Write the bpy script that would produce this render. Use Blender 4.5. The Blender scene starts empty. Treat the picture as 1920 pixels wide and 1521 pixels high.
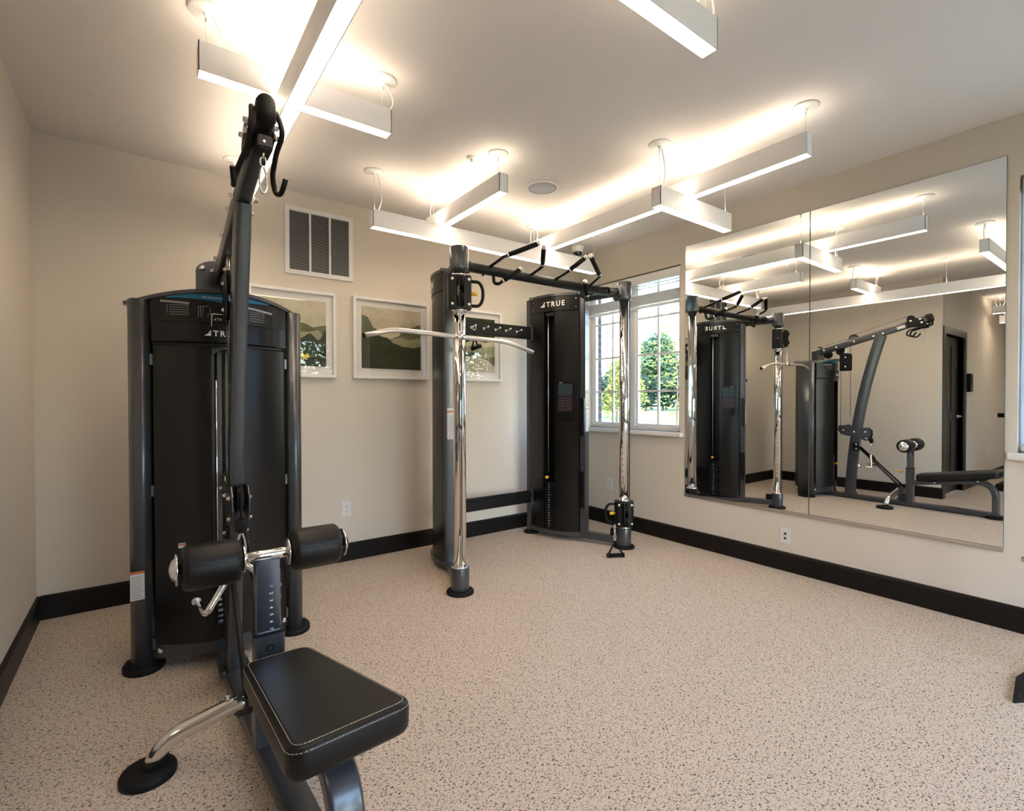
import bpy, bmesh, math, random
from mathutils import Vector, Matrix
random.seed(7)
PI = math.pi
V = Vector
SC = bpy.context.scene
COL = SC.collection

# ------------------------------------------------------------------ camera, sky, sun, exposure
W, D, L, H = 3.728, 3.845, 0.481, 2.74          # right wall x, back wall y, left wall -x, ceiling
SX, SY, FX = 1.80, -2.70, -5.0                  # wall step y, front wall y, far left wall x
F = 938.434
yaw, pitch, roll = math.radians(36.54865), math.radians(-0.69085), math.radians(-0.10912)
fw = V((math.sin(yaw)*math.cos(pitch), math.cos(yaw)*math.cos(pitch), math.sin(pitch)))
rt = V((math.cos(yaw), -math.sin(yaw), 0)); up = rt.cross(fw)
r2 = rt*math.cos(roll) + up*math.sin(roll); u2 = -rt*math.sin(roll) + up*math.cos(roll)
cd = bpy.data.cameras.new('camera'); cam = bpy.data.objects.new('camera', cd); COL.objects.link(cam)
cd.sensor_fit = 'HORIZONTAL'; cd.sensor_width = 36; cd.lens = F/1920*36; cd.clip_start = .02; cd.clip_end = 400
m = Matrix.Identity(4)
for i in range(3):
    m[i][0] = r2[i]; m[i][1] = u2[i]; m[i][2] = -fw[i]
m[0][3], m[1][3], m[2][3] = 0, 0, 1.2393
cam.matrix_world = m; SC.camera = cam

wd = bpy.data.worlds.new('sky'); SC.world = wd; wd.use_nodes = True
wn = wd.node_tree; bgn = wn.nodes['Background']
sk = wn.nodes.new('ShaderNodeTexSky'); sk.sky_type = 'NISHITA'; sk.sun_disc = False
sk.sun_elevation = math.radians(42); sk.sun_rotation = math.radians(200); sk.air_density = 1.0; sk.dust_density = .6; sk.ozone_density = 1.4
wn.links.new(sk.outputs[0], bgn.inputs[0]); bgn.inputs[1].default_value = SKY = 1.15
sl = bpy.data.lights.new('sun', 'SUN'); sl.energy = 2.2; sl.angle = .01; sl.color = (1, .95, .86)
so = bpy.data.objects.new('sun', sl); COL.objects.link(so); so.rotation_euler = (math.radians(48), 0, math.radians(-28))
LAMP_UP, LAMP_DOWN, LAMP_COL = 9.0, 10.0, (1.0, .815, .625)
vs = SC.view_settings
SC.display_settings.display_device = 'sRGB'
vs.view_transform = 'Standard'; vs.look = 'None'; vs.gamma = 1; vs.exposure = 0.82; vs.use_curve_mapping = False

# ------------------------------------------------------------------ materials
def mat(name, col, rough=.5, metal=0, coat=0, spec=.5, emit=None, es=0, coatr=.1):
    M = bpy.data.materials.new(name); M.use_nodes = True
    b = M.node_tree.nodes['Principled BSDF']
    b.inputs['Base Color'].default_value = (*col, 1); b.inputs['Roughness'].default_value = rough
    b.inputs['Metallic'].default_value = metal; b.inputs['Coat Weight'].default_value = coat; b.inputs['Coat Roughness'].default_value = coatr
    b.inputs['Specular IOR Level'].default_value = spec
    if emit: b.inputs['Emission Color'].default_value = (*emit, 1); b.inputs['Emission Strength'].default_value = es
    return M
def nd(M, t, **k):
    n = M.node_tree.nodes.new(t)
    for a, b in k.items(): setattr(n, a, b)
    return n
def bump(M, scale, strength, dist=.002, detail=3, coords='Object'):
    T = M.node_tree; tc = nd(M, 'ShaderNodeTexCoord'); nz = nd(M, 'ShaderNodeTexNoise'); bp = nd(M, 'ShaderNodeBump')
    nz.inputs['Scale'].default_value = scale; nz.inputs['Detail'].default_value = detail
    bp.inputs['Strength'].default_value = strength; bp.inputs['Distance'].default_value = dist
    T.links.new(tc.outputs[coords], nz.inputs['Vector']); T.links.new(nz.outputs[0], bp.inputs['Height'])
    T.links.new(bp.outputs[0], T.nodes['Principled BSDF'].inputs['Normal']); return M
def ramp_col(M, scale, stops, detail=4, kind='ShaderNodeTexNoise', coords='Object', rough=.6):
    T = M.node_tree; tc = nd(M, 'ShaderNodeTexCoord'); nz = nd(M, kind); cr = nd(M, 'ShaderNodeValToRGB')
    nz.inputs['Scale'].default_value = scale
    if 'Detail' in nz.inputs: nz.inputs['Detail'].default_value = detail
    while len(cr.color_ramp.elements) < len(stops): cr.color_ramp.elements.new(.5)
    for e, (p, c) in zip(cr.color_ramp.elements, stops): e.position = p; e.color = (*c, 1)
    T.links.new(tc.outputs[coords], nz.inputs['Vector']); T.links.new(nz.outputs[0], cr.inputs[0])
    T.links.new(cr.outputs[0], T.nodes['Principled BSDF'].inputs['Base Color']); return M

M_wall = bump(mat('wall_paint', (.66, .595, .515), .75, spec=.3), 70, .22, .003)
M_ceil = bump(mat('ceiling_paint', (.74, .705, .67), .85, spec=.2), 60, .3, .003)
M_base = mat('dark_baseboard', (.007, .0055, .0045), .42, spec=.25)
M_frame = bump(mat('graphite_metal_paint', (.068, .071, .079), .32, .45, .4, coatr=.14), 700, .05, .0006)
M_dark = bump(mat('black_plastic_shroud', (.0035, .0033, .0034), .30, 0, .0, spec=.45), 900, .08, .0006)
M_blackm = mat('black_metal_paint', (.004, .004, .0045), .38, spec=.3)
M_rub = bump(mat('black_rubber', (.005, .005, .005), .62, spec=.25), 500, .15, .001)
M_grip = bump(mat('foam_grip', (.005, .005, .005), .75, spec=.2), 900, .35, .001)
M_vin = bump(mat('black_vinyl', (.0065, .0055, .005), .42, spec=.33), 420, .35, .0012)
M_chr = mat('chrome', (.82, .81, .80), .06, 1)
M_dsteel = mat('dark_plated_steel', (.20, .215, .25), .22, 1)
M_steel = mat('brushed_steel', (.74, .72, .69), .28, 1)
M_satin = mat('satin_chrome', (.80, .78, .75), .16, 1)
M_bolt = mat('zinc_bolt', (.72, .72, .72), .22, 1)
M_yel = mat('yellow_knob', (.85, .52, .02), .35)
M_white = mat('white_paint', (.78, .77, .75), .45)
M_wframe = mat('white_window_vinyl', (.74, .73, .72), .4)
M_plate = mat('white_plate_plastic', (.72, .70, .68), .35)
M_slot = mat('dark_slot', (.02, .02, .02), .6)
M_dimp = mat('dim_print', (.10, .09, .10), .5)
M_letter = mat('white_lettering', (.80, .80, .80), .5)
M_blue = mat('blue_placard_print', (.012, .17, .33), .3)
M_lblue = mat('light_blue_print', (.05, .30, .50), .4)
M_greyp = mat('grey_print', (.30, .30, .30), .4)
M_placard = mat('dark_placard', (.005, .005, .006), .3, spec=.35)
M_hous = mat('fixture_white', (.86, .85, .85), .5)
M_lens = mat('lamp_lens_down', (.9, .9, .9), .5, emit=LAMP_COL, es=LAMP_DOWN)
M_lensup = mat('lamp_lens_up', (.9, .9, .9), .5, emit=LAMP_COL, es=LAMP_UP)
M_mirror = mat('mirror_silver', (.86, .88, .86), .0, 1)
M_medge = mat('mirror_edge', (.10, .16, .14), .2)
M_vent = mat('vent_white', (.74, .73, .72), .4)
M_ventin = mat('vent_cavity', (.03, .03, .03), .8)
M_slat = mat('vent_slat_grey', (.46, .46, .48), .45)
M_spk = bump(mat('speaker_mesh', (.42, .44, .50), .6), 900, .5, .001)
M_door = mat('black_door', (.006, .0065, .008), .3)
M_dframe = mat('door_frame_black', (.035, .034, .032), .35)
M_brick = ramp_col(mat('brick', (.2, .1, .08), .9), 30, [(.3, (.035, .030, .035)), (.7, (.075, .06, .065))])
M_mortar = mat('mortar', (.14, .14, .15), .9)
M_sill = mat('white_sill', (.76, .74, .72), .4)
M_blind = mat('white_blind', (.78, .77, .75), .5)
M_stick = mat('sticker_white', (.58, .58, .58), .5)
M_orange = mat('sticker_orange', (.50, .14, .03), .5)
M_stitch = mat('cream_stitching', (.55, .50, .43), .7)
M_weight = mat('weight_plate_black', (.006, .006, .007), .4, spec=.3)
M_cable = mat('black_cable', (.02, .02, .02), .4)
M_wire = mat('white_cord', (.75, .72, .68), .5)
M_lens_cam = mat('camera_dome', (.01, .01, .01), .05, 0, 1)
M_bark = ramp_col(mat('bark', (.2, .15, .1), .9), 12, [(.3, (.10, .075, .05)), (.7, (.23, .18, .13))])
M_asph = mat('road_asphalt', (.42, .42, .44), .9)
M_bldg = mat('far_building_wall', (.42, .43, .46), .9)
M_roof = mat('far_building_roof', (.24, .25, .28), .9)

# floor: beige rubber with dark flecks
M_floor = mat('speckled_rubber_floor', (.5, .42, .34), .62, spec=.35)
T = M_floor.node_tree; b = T.nodes['Principled BSDF']
tc = nd(M_floor, 'ShaderNodeTexCoord')
def fleck(scale, lo, hi, off):
    mp = nd(M_floor, 'ShaderNodeMapping'); mp.inputs['Location'].default_value = off; mp.inputs['Rotation'].default_value = (0, 0, .6)
    mp.inputs['Scale'].default_value = (1, 1.35, 1)
    n = nd(M_floor, 'ShaderNodeTexNoise'); n.inputs['Scale'].default_value = scale; n.inputs['Detail'].default_value = 1.2; n.inputs['Roughness'].default_value = .6
    n.inputs['Distortion'].default_value = .6
    r = nd(M_floor, 'ShaderNodeMapRange'); r.inputs[1].default_value = lo; r.inputs[2].default_value = hi
    T.links.new(tc.outputs['Object'], mp.inputs[0]); T.links.new(mp.outputs[0], n.inputs['Vector']); T.links.new(n.outputs[0], r.inputs[0]); return r
f1 = fleck(105, .602, .632, (3, 1, 0)); f2 = fleck(175, .612, .642, (9, 4, 2)); f3 = fleck(140, .625, .655, (5, 8, 6))
mx0 = nd(M_floor, 'ShaderNodeMix', data_type='RGBA'); mx0.inputs[6].default_value = (.68, .565, .46, 1); mx0.inputs[7].default_value = (.11, .09, .08, 1)
mx1 = nd(M_floor, 'ShaderNodeMix', data_type='RGBA'); mx1.inputs[7].default_value = (.17, .145, .125, 1)
mx2 = nd(M_floor, 'ShaderNodeMix', data_type='RGBA'); mx2.inputs[7].default_value = (.36, .25, .17, 1)
T.links.new(f1.outputs[0], mx0.inputs[0]); T.links.new(mx0.outputs[2], mx1.inputs[6]); T.links.new(f2.outputs[0], mx1.inputs[0])
T.links.new(mx1.outputs[2], mx2.inputs[6]); T.links.new(f3.outputs[0], mx2.inputs[0]); T.links.new(mx2.outputs[2], b.inputs['Base Color'])
bn = nd(M_floor, 'ShaderNodeTexNoise'); bn.inputs['Scale'].default_value = 160
bb = nd(M_floor, 'ShaderNodeBump'); bb.inputs['Strength'].default_value = .25; bb.inputs['Distance'].default_value = .0015
T.links.new(tc.outputs['Object'], bn.inputs['Vector']); T.links.new(bn.outputs[0], bb.inputs['Height']); T.links.new(bb.outputs[0], b.inputs['Normal'])

def glassmat(name, tint=(.97, .98, .98), refl=1.0, fixed=None):
    M = bpy.data.materials.new(name); M.use_nodes = True; T = M.node_tree; T.nodes.clear()
    o = T.nodes.new('ShaderNodeOutputMaterial'); mx = T.nodes.new('ShaderNodeMixShader'); tr = T.nodes.new('ShaderNodeBsdfTransparent'); gl = T.nodes.new('ShaderNodeBsdfGlossy')
    lw = T.nodes.new('ShaderNodeLayerWeight'); pw = T.nodes.new('ShaderNodeMath'); pw.operation = 'POWER'; pw.inputs[1].default_value = 4
    fr = T.nodes.new('ShaderNodeMath'); fr.operation = 'MULTIPLY_ADD'; fr.inputs[1].default_value = .8; fr.inputs[2].default_value = .03; lw.inputs[0].default_value = .5
    T.links.new(lw.outputs['Facing'], pw.inputs[0]); T.links.new(pw.outputs[0], fr.inputs[0])
    tr.inputs[0].default_value = (*tint, 1); gl.inputs['Roughness'].default_value = 0; gl.inputs[0].default_value = (refl, refl, refl, 1)
    T.links.new(fr.outputs[0], mx.inputs[0]); T.links.new(tr.outputs[0], mx.inputs[1]); T.links.new(gl.outputs[0], mx.inputs[2]); T.links.new(mx.outputs[0], o.inputs[0]); return M
M_glass = glassmat('window_glass'); M_pglass = glassmat('picture_glass', (1, 1, 1))
def leafmat(name, a, b_):
    M = ramp_col(mat(name, a, .6), 1.3, [(.3, a), (.7, b_)], 6)
    T = M.node_tree; p = T.nodes['Principled BSDF']; o = T.nodes['Material Output']
    tl = nd(M, 'ShaderNodeBsdfTranslucent'); mx = nd(M, 'ShaderNodeMixShader'); mx.inputs[0].default_value = .35
    T.links.new(p.inputs['Base Color'].links[0].from_socket, tl.inputs[0]); T.links.new(p.outputs[0], mx.inputs[1]); T.links.new(tl.outputs[0], mx.inputs[2]); T.links.new(mx.outputs[0], o.inputs[0]); return M
M_leafd = leafmat('leaf_dark', (.02, .05, .03), (.06, .12, .06))
M_leafm = leafmat('leaf_mid', (.05, .11, .045), (.14, .22, .09))
M_leafy = leafmat('leaf_yellow', (.20, .25, .05), (.42, .40, .08))
M_grass = ramp_col(mat('lawn', (.2, .3, .1), .9), .6, [(.3, (.13, .17, .05)), (.5, (.26, .27, .10)), (.7, (.40, .36, .18))], 8)
# blind slats that let daylight through
M_blindt = mat('translucent_blind', (.80, .84, .90), .5)
T = M_blindt.node_tree; tl = nd(M_blindt, 'ShaderNodeBsdfTranslucent'); tl.inputs[0].default_value = (.86, .92, .98, 1); mx = nd(M_blindt, 'ShaderNodeMixShader'); mx.inputs[0].default_value = .8
T.links.new(T.nodes['Principled BSDF'].outputs[0], mx.inputs[1]); T.links.new(tl.outputs[0], mx.inputs[2]); T.links.new(mx.outputs[0], T.nodes['Material Output'].inputs[0])

# ------------------------------------------------------------------ geometry helpers
class MB:
    def __init__(s): s.bm = bmesh.new()
    def add(s, vs_, fs, smooth=False, mi=0):
        v = [s.bm.verts.new(p) for p in vs_]
        for f in fs:
            try:
                q = s.bm.faces.new([v[i] for i in f]); q.smooth = smooth; q.material_index = mi
            except ValueError: pass
        return s
    def box(s, a, b, bev=0, M=None, mi=0):
        x0, y0, z0 = a; x1, y1, z1 = b
        vs_ = [V(p) for p in ((x0,y0,z0),(x1,y0,z0),(x1,y1,z0),(x0,y1,z0),(x0,y0,z1),(x1,y0,z1),(x1,y1,z1),(x0,y1,z1))]
        if M: vs_ = [M @ p for p in vs_]
        t = bmesh.new(); v = [t.verts.new(p) for p in vs_]
        for f in ((0,3,2,1),(4,5,6,7),(0,1,5,4),(1,2,6,5),(2,3,7,6),(3,0,4,7)): t.faces.new([v[i] for i in f])
        if bev:
            bmesh.ops.bevel(t, geom=list(t.edges), offset=bev, segments=2, affect='EDGES', clamp_overlap=True)
            for f in t.faces: f.smooth = False
        bmesh.ops.recalc_face_normals(t, faces=t.faces)
        idx = {}
        for q in t.verts: idx[q] = s.bm.verts.new(q.co)
        for f in t.faces:
            g = s.bm.faces.new([idx[q] for q in f.verts]); g.material_index = mi
        t.free(); return s
    def rings(s, rings, closed=False, caps=True, smooth=True, mi=0):
        n = len(rings[0]); base = [[s.bm.verts.new(p) for p in r] for r in rings]
        R = len(base); rng = range(R if closed else R-1)
        for i in rng:
            a, b = base[i], base[(i+1) % R]
            for j in range(n):
                k = (j+1) % n
                try:
                    f = s.bm.faces.new([a[j], a[k], b[k], b[j]]); f.smooth = smooth; f.material_index = mi
                except ValueError: pass
        if caps and not closed:
            for r, q in ((base[0], 1), (base[-1], 0)):
                try: f = s.bm.faces.new(r[::-1] if q else r); f.material_index = mi
                except ValueError: pass
        return s
    def tube(s, pts, r, seg=12, closed=False, caps=True, mi=0):
        pts = [V(p) for p in pts]; n = len(pts); rs = r if isinstance(r, (list, tuple)) else [r]*n
        def tan(i):
            if closed: return (pts[(i+1) % n]-pts[i-1]).normalized()
            return (pts[min(i+1, n-1)]-pts[max(i-1, 0)]).normalized()
        t = tan(0); a = t.orthogonal().normalized(); out = []
        for i in range(n):
            t2 = tan(i); q = t.rotation_difference(t2); a = q @ a; t = t2; c = t.cross(a).normalized(); a = c.cross(t).normalized()
            out.append([pts[i] + (a*math.cos(2*PI*j/seg) + c*math.sin(2*PI*j/seg))*rs[i] for j in range(seg)])
        return s.rings(out, closed, caps, True, mi)
    def cyl(s, a, b, r, seg=16, r2=None, mi=0):
        return s.tube([a, b], [r, r if r2 is None else r2], seg, mi=mi)
    sharp = False
    def sweep(s, pts, sec, side=(1, 0, 0), mi=0, smooth=True):
        s.sharp = True
        pts = [V(p) for p in pts]; sd = V(side).normalized(); n = len(pts); out = []
        for i in range(n):
            t = (pts[min(i+1, n-1)]-pts[max(i-1, 0)]).normalized(); q = t.cross(sd).normalized()
            out.append([pts[i] + sd*a + q*b for a, b in sec])
        return s.rings(out, False, True, smooth, mi)
    def lathe(s, prof, c=(0, 0, 0), axis=(0, 0, 1), seg=24, mi=0, sx=1, sy=1):
        ax = V(axis).normalized(); a = ax.orthogonal().normalized() if abs(ax.z) < .99 else V((1, 0, 0)); b_ = ax.cross(a)
        out = [[V(c) + ax*h + (a*math.cos(2*PI*j/seg)*sx + b_*math.sin(2*PI*j/seg)*sy)*max(r, .0004) for j in range(seg)] for r, h in prof]
        return s.rings(out, False, True, True, mi)
    def sphere(s, c, r, seg=12, mi=0):
        return s.lathe([(r*math.sin(PI*k/8), -r*math.cos(PI*k/8)) for k in range(9)], c, seg=seg, mi=mi)
    def prism(s, poly, o, ex, ey, d, mi=0, smooth=False):
        o, ex, ey, d = V(o), V(ex), V(ey), V(d); a = [o+ex*x+ey*y for x, y in poly]; n = len(a)
        v0 = [s.bm.verts.new(p) for p in a]; v1 = [s.bm.verts.new(p+d) for p in a]
        fs = [s.bm.faces.new(v0[::-1]), s.bm.faces.new(v1)]
        for j in range(n):
            f = s.bm.faces.new([v0[j], v0[(j+1) % n], v1[(j+1) % n], v1[j]]); f.smooth = smooth; fs.append(f)
        for f in fs: f.material_index = mi
        return s
    def text(s, txt, size, o, ex, ey, depth=.001, mi=0, align='CENTER', bold=0.0, track=1.0):
        c = bpy.data.curves.new('lettering', 'FONT'); c.body = txt; c.size = size; c.align_x = align; c.extrude = depth/2; c.offset = bold; c.space_character = track; c.resolution_u = 2
        ob = bpy.data.objects.new('lettering', c); COL.objects.link(ob); bpy.context.view_layer.update()
        me = ob.evaluated_get(bpy.context.evaluated_depsgraph_get()).to_mesh()
        o, ex, ey = V(o), V(ex), V(ey); ez = ex.cross(ey)
        vv = [s.bm.verts.new(o+ex*v.co.x+ey*v.co.y+ez*v.co.z) for v in me.vertices]
        for p in me.polygons:
            try: f = s.bm.faces.new([vv[i] for i in p.vertices]); f.material_index = mi
            except ValueError: pass
        ob.to_mesh_clear(); bpy.data.objects.remove(ob); bpy.data.curves.remove(c); return s
    def split_build(s, name, mats, parent, org):
        bm = s.bm; seen = set(); out = []
        for f0 in list(bm.faces):
            if f0 in seen: continue
            st = [f0]; seen.add(f0); comp = []
            while st:
                f = st.pop(); comp.append(f)
                for e in f.edges:
                    for g in e.link_faces:
                        if g not in seen: seen.add(g); st.append(g)
            ids = {}; vs_ = []; fs = []
            for f in comp:
                for v in f.verts:
                    if v not in ids: ids[v] = len(vs_); vs_.append(v.co.copy())
                fs.append(([ids[v] for v in f.verts], f.smooth, f.material_index))
            me = bpy.data.meshes.new(name); me.from_pydata(vs_, [], [a for a, _, _ in fs])
            for pl, (_, sm, mi) in zip(me.polygons, fs): pl.use_smooth = sm; pl.material_index = mi
            for q in (mats if isinstance(mats, (list, tuple)) else [mats]): me.materials.append(q)
            o = bpy.data.objects.new(name, me); COL.objects.link(o)
            if parent is not None: o.parent = parent; WORLD[o.name] = org
            out.append(o)
        bm.free(); return out[0]
    def build(s, name, mats, parent=None, fix=True):
        if fix: bmesh.ops.recalc_face_normals(s.bm, faces=s.bm.faces)
        org = V((0, 0, 0))
        if parent is not None: org = WORLD.get(parent.name, V((0, 0, 0)))
        if org.length: bmesh.ops.translate(s.bm, verts=s.bm.verts, vec=-org)
        if name in SPLIT: return s.split_build(name, mats, parent, org)
        me = bpy.data.meshes.new(name); s.bm.to_mesh(me); s.bm.free()
        if s.sharp: me.set_sharp_from_angle(angle=math.radians(14))
        for q in (mats if isinstance(mats, (list, tuple)) else [mats]): me.materials.append(q)
        o = bpy.data.objects.new(name, me); COL.objects.link(o)
        if parent is not None: o.parent = parent; WORLD[o.name] = org
        return o
WORLD = {}
SPLIT = {'bolt', 'screw', 'flange', 'pulley', 'guide_rod', 'pulley_plate', 'pulley_bracket', 'end_cap', 'end_plug', 'grey_tab', 'blue_line', 'slot_surround', 'adjustment_hole', 'chain_link',
         'ladder_cord', 'cable', 'post_cable', 'jack_slot', 'beam_bracket', 'beam_stub', 'wire', 'end_disc', 'ledge', 'glide_bushing', 'pulley_frame', 'low_pulley_arm', 'slot_trim', 'shroud_rim', 'window_recess', 'inner_frame'}
def tag(o, label=None, cat=None, group=None, kind=None):
    if label: o['label'] = label
    if cat: o['category'] = cat
    if group: o['group'] = group
    if kind: o['kind'] = kind
    return o
def thing(name, label, cat, loc, group=None):
    o = bpy.data.objects.new(name, None); COL.objects.link(o); o.location = loc; o.empty_display_size = .05
    WORLD[o.name] = V(loc); return tag(o, label, cat, group)
def solo(mb, name, mats, label, cat, group=None, kind=None, loc=None):
    if loc is not None:
        bmesh.ops.translate(mb.bm, verts=mb.bm.verts, vec=-V(loc))
    o = mb.build(name, mats)
    if loc is not None: o.location = loc
    return tag(o, label, cat, group, kind)
def struct(mb, name, mats, parent=None):
    o = mb.build(name, mats, parent)
    if parent is None: o['kind'] = 'structure'
    return o
def dup(o, off, parent):
    c = o.copy(); COL.objects.link(c); c.parent = parent; c.location = o.location + V(off); return c
def rrect(w, h, r, n=4):
    out = []
    for cx, cy, a0 in ((w/2-r, h/2-r, 0), (-w/2+r, h/2-r, PI/2), (-w/2+r, -h/2+r, PI), (w/2-r, -h/2+r, 1.5*PI)):
        for k in range(n+1):
            a = a0 + PI/2*k/n; out.append((cx+r*math.cos(a), cy+r*math.sin(a)))
    return out
def fillet(pts, r, n=6):
    pts = [V(p) for p in pts]; out = [pts[0]]
    for i in range(1, len(pts)-1):
        a, b, c = pts[i-1], pts[i], pts[i+1]; rr = min(r, (a-b).length*.48, (c-b).length*.48)
        p, q = b+(a-b).normalized()*rr, b+(c-b).normalized()*rr
        for k in range(n+1):
            t = k/n; out.append(p*(1-t)**2 + b*2*t*(1-t) + q*t*t)
    out.append(pts[-1]); return out
def bez(a, b, c, d, n=12):
    a, b, c, d = V(a), V(b), V(c), V(d)
    return [a*(1-t)**3+b*3*t*(1-t)**2+c*3*t*t*(1-t)+d*t**3 for t in [k/n for k in range(n+1)]]
def bolt(mb, c, ax, r=.009, h=.01, mi=0):
    c, ax = V(c), V(ax).normalized()
    mb.lathe([(r*1.25, 0), (r*1.25, h*.35), (r*.85, h*.36), (r*.85, h*.95), (r*.7, h)], c, ax, 10, mi=mi)

# ------------------------------------------------------------------ room shell
T_ = .20
mb = MB(); mb.box((FX-T_, SY-T_, -.1), (W+T_, D+T_, 0)); struct(mb, 'floor', M_floor)
mb = MB(); mb.box((FX-T_, SY-T_, H), (W+T_, D+T_, H+.1)); struct(mb, 'ceiling', M_ceil)
mb = MB(); mb.box((-L-.12, D, 0), (W+T_, D+T_, H)); struct(mb, 'wall_back', M_wall)
mb = MB(); mb.box((-L-.12, SX, 0), (-L, D, H)); struct(mb, 'wall_left', M_wall)
# wall along y = SX with the door opening, facing the camera side
DX0, DX1, DZ = -1.46, -.585, 2.05
mb = MB(); mb.box((FX, SX, 0), (DX0, SX+.12, H)); mb.box((DX1, SX, 0), (-L-.12, SX+.12, H)); mb.box((DX0, SX, DZ), (DX1, SX+.12, H)); struct(mb, 'wall_inner', M_wall)
mb = MB(); mb.box((FX-T_, SY, 0), (FX, SX+.12, H)); struct(mb, 'wall_far_left', M_wall)
# right wall with two window openings
W1 = (2.597, 3.712, .952, 2.400); W2 = (-1.25, .535, .952, 2.415)
mb = MB()
for y0, y1, z0, z1 in ((SY, W2[0], 0, H), (W2[0], W2[1], 0, W2[2]), (W2[0], W2[1], W2[3], H), (W2[1], W1[0], 0, H), (W1[0], W1[1], 0, W1[2]), (W1[0], W1[1], W1[3], H), (W1[1], D, 0, H)):
    mb.box((W, y0, z0), (W+T_, y1, z1))
struct(mb, 'wall_right', M_wall)
# front wall (behind the camera) with a wide window
W3 = (.30, 3.35, .25, 2.45)
mb = MB()
for x0, x1, z0, z1 in ((FX-T_, W3[0], 0, H), (W3[0], W3[1], 0, W3[2]), (W3[0], W3[1], W3[3], H), (W3[1], W+T_, 0, H)):
    mb.box((x0, SY-T_, z0), (x1, SY, z1))
struct(mb, 'wall_front', M_wall)

def baseboard(name, a, b, n):
    a, b, n = V((*a, 0)), V((*b, 0)), V((*n, 0)); d = b-a; ln = d.length; d.normalize()
    prof = [(0, 0), (.015, 0), (.015, .122), (.012, .126), (.012, .130), (.009, .134), (0, .136)]
    q = MB(); q.prism(prof, a, n, V((0, 0, 1)), d*ln); return struct(q, name, M_base)
baseboard('baseboard_back', (-L+.015, D), (W-.015, D), (0, -1)); baseboard('baseboard_right', (W, SY), (W, D), (-1, 0))
baseboard('baseboard_left', (-L, SX-.015), (-L, D), (1, 0)); baseboard('baseboard_inner_right', (-.52, SX), (-L, SX), (0, -1))
baseboard('baseboard_inner_left', (FX, SX), (-1.55, SX), (0, -1)); baseboard('baseboard_far_left', (FX, SY), (FX, SX-.015), (1, 0))
baseboard('baseboard_front', (FX+.015, SY), (W-.015, SY), (0, 1))

# door with frame in the inner wall
q = MB(); q.box((DX0, SX+.045, .012), (DX1, SX+.085, DZ)); dr = struct(q, 'door_1', M_door)
q = MB()
for z0, z1 in ((.18, .95), (1.08, 1.93)):
    for x0, x1 in ((-1.36, -1.07), (-.98, -.69)):
        q.box((x0, SX+.038, z0), (x1, SX+.046, z1), .003)
q.build('panel', M_door, dr)
q = MB()
q.box((DX0-.09, SX-.018, 0), (DX0, SX+.10, DZ+.09)); q.box((DX1, SX-.018, 0), (DX1+.09, SX+.10, DZ+.09)); q.box((DX0, SX-.018, DZ), (DX1, SX+.10, DZ+.09))
q.build('door_frame', M_dframe, dr)
q = MB(); q.lathe([(.026, 0), (.026, .01), (.010, .014), (.010, .045)], (-1.39, SX+.045, 1.0), (0, -1, 0)); q.tube([(-1.39, SX+.003, 1.0), (-1.27, SX+.003, 1.0)], .009)
q.build('door_handle', M_steel, dr)

# windows -----------------------------------------------------------------
def window_right(name, Wn, cols, nsash, zrows, extw=.20):
    y0, y1, z0, z1 = Wn; xf, xb = W+.050, W+.110; f = .036
    q = MB()
    for a, b_ in (((xf, y0, z0), (xb, y0+f, z1)), ((xf, y1-f, z0), (xb, y1, z1)), ((xf, y0+f, z0), (xb, y1-f, z0+f)), ((xf, y0+f, z1-f), (xb, y1-f, z1))): q.box(a, b_, .003)
    wn_ = struct(q, name, M_wframe)
    sw = (y1-y0-2*f)/nsash
    for k in range(nsash):
        if k: 
            ym = y0+f+sw*k; q = MB(); q.box((xf-.004, ym-.026, z0+f), (xb+.02, ym+.026, z1-f), .003); q.build('mullion', M_wframe, wn_)
        ya, yb = y0+f+sw*k+(.026 if k else 0), y0+f+sw*(k+1)-(.026 if k < nsash-1 else 0)
        q = MB(); s_ = .022
        for a, b_ in (((xf+.012, ya, z0+f), (xb-.012, ya+s_, z1-f)), ((xf+.012, yb-s_, z0+f), (xb-.012, yb, z1-f)), ((xf+.012, ya+s_, z0+f), (xb-.012, yb-s_, z0+f+s_)), ((xf+.012, ya+s_, z1-f-s_), (xb-.012, yb-s_, z1-f))): q.box(a, b_)
        sh = q.build('sash', M_wframe, wn_)
        q = MB(); q.box((W+.078, ya+s_, z0+f+s_), (W+.082, yb-s_, z1-f-s_)); q.build('pane', M_glass, sh)
        for c in range(1, cols):
            yy = ya+(yb-ya)*c/cols; q = MB(); q.box((W+.070, yy-.009, z0+f+s_), (W+.0895, yy+.009, z1-f-s_)); q.build('muntin', M_wframe, sh)
        for zz in zrows:
            q = MB(); q.box((W+.071, ya+s_, zz-.009), (W+.0885, yb-s_, zz+.009)); q.build('muntin', M_wframe, sh)
    q = MB(); q.box((W-.050, y0-.032, z0-.036), (W+.052, y1+.032, z0), .004); q.build('sill', M_sill, wn_)
    return wn_
w1 = window_right('window_1', W1, 2, 2, (1.315, 1.655, 2.00))
w2 = window_right('window_2', W2, 2, 2, (1.315, 1.655, 2.00))
# brick return outside window 1, one brick per course
bk = None
for i in range(19):
    z = W1[2]+.004+i*.0765
    if bk is None:
        q = MB(); q.box((W+.135, W1[1]-.006, z), (W+.205, W1[1]+.05, z+.066), .002); bk = q.build('brick', M_brick, w1)
    else: dup(bk, (0, 0, i*.0765), w1)
q = MB(); q.box((W+.130, W1[1]-.003, W1[2]), (W+.203, W1[1]+.03, W1[3])); q.build('mortar', M_mortar, w1)
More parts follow.
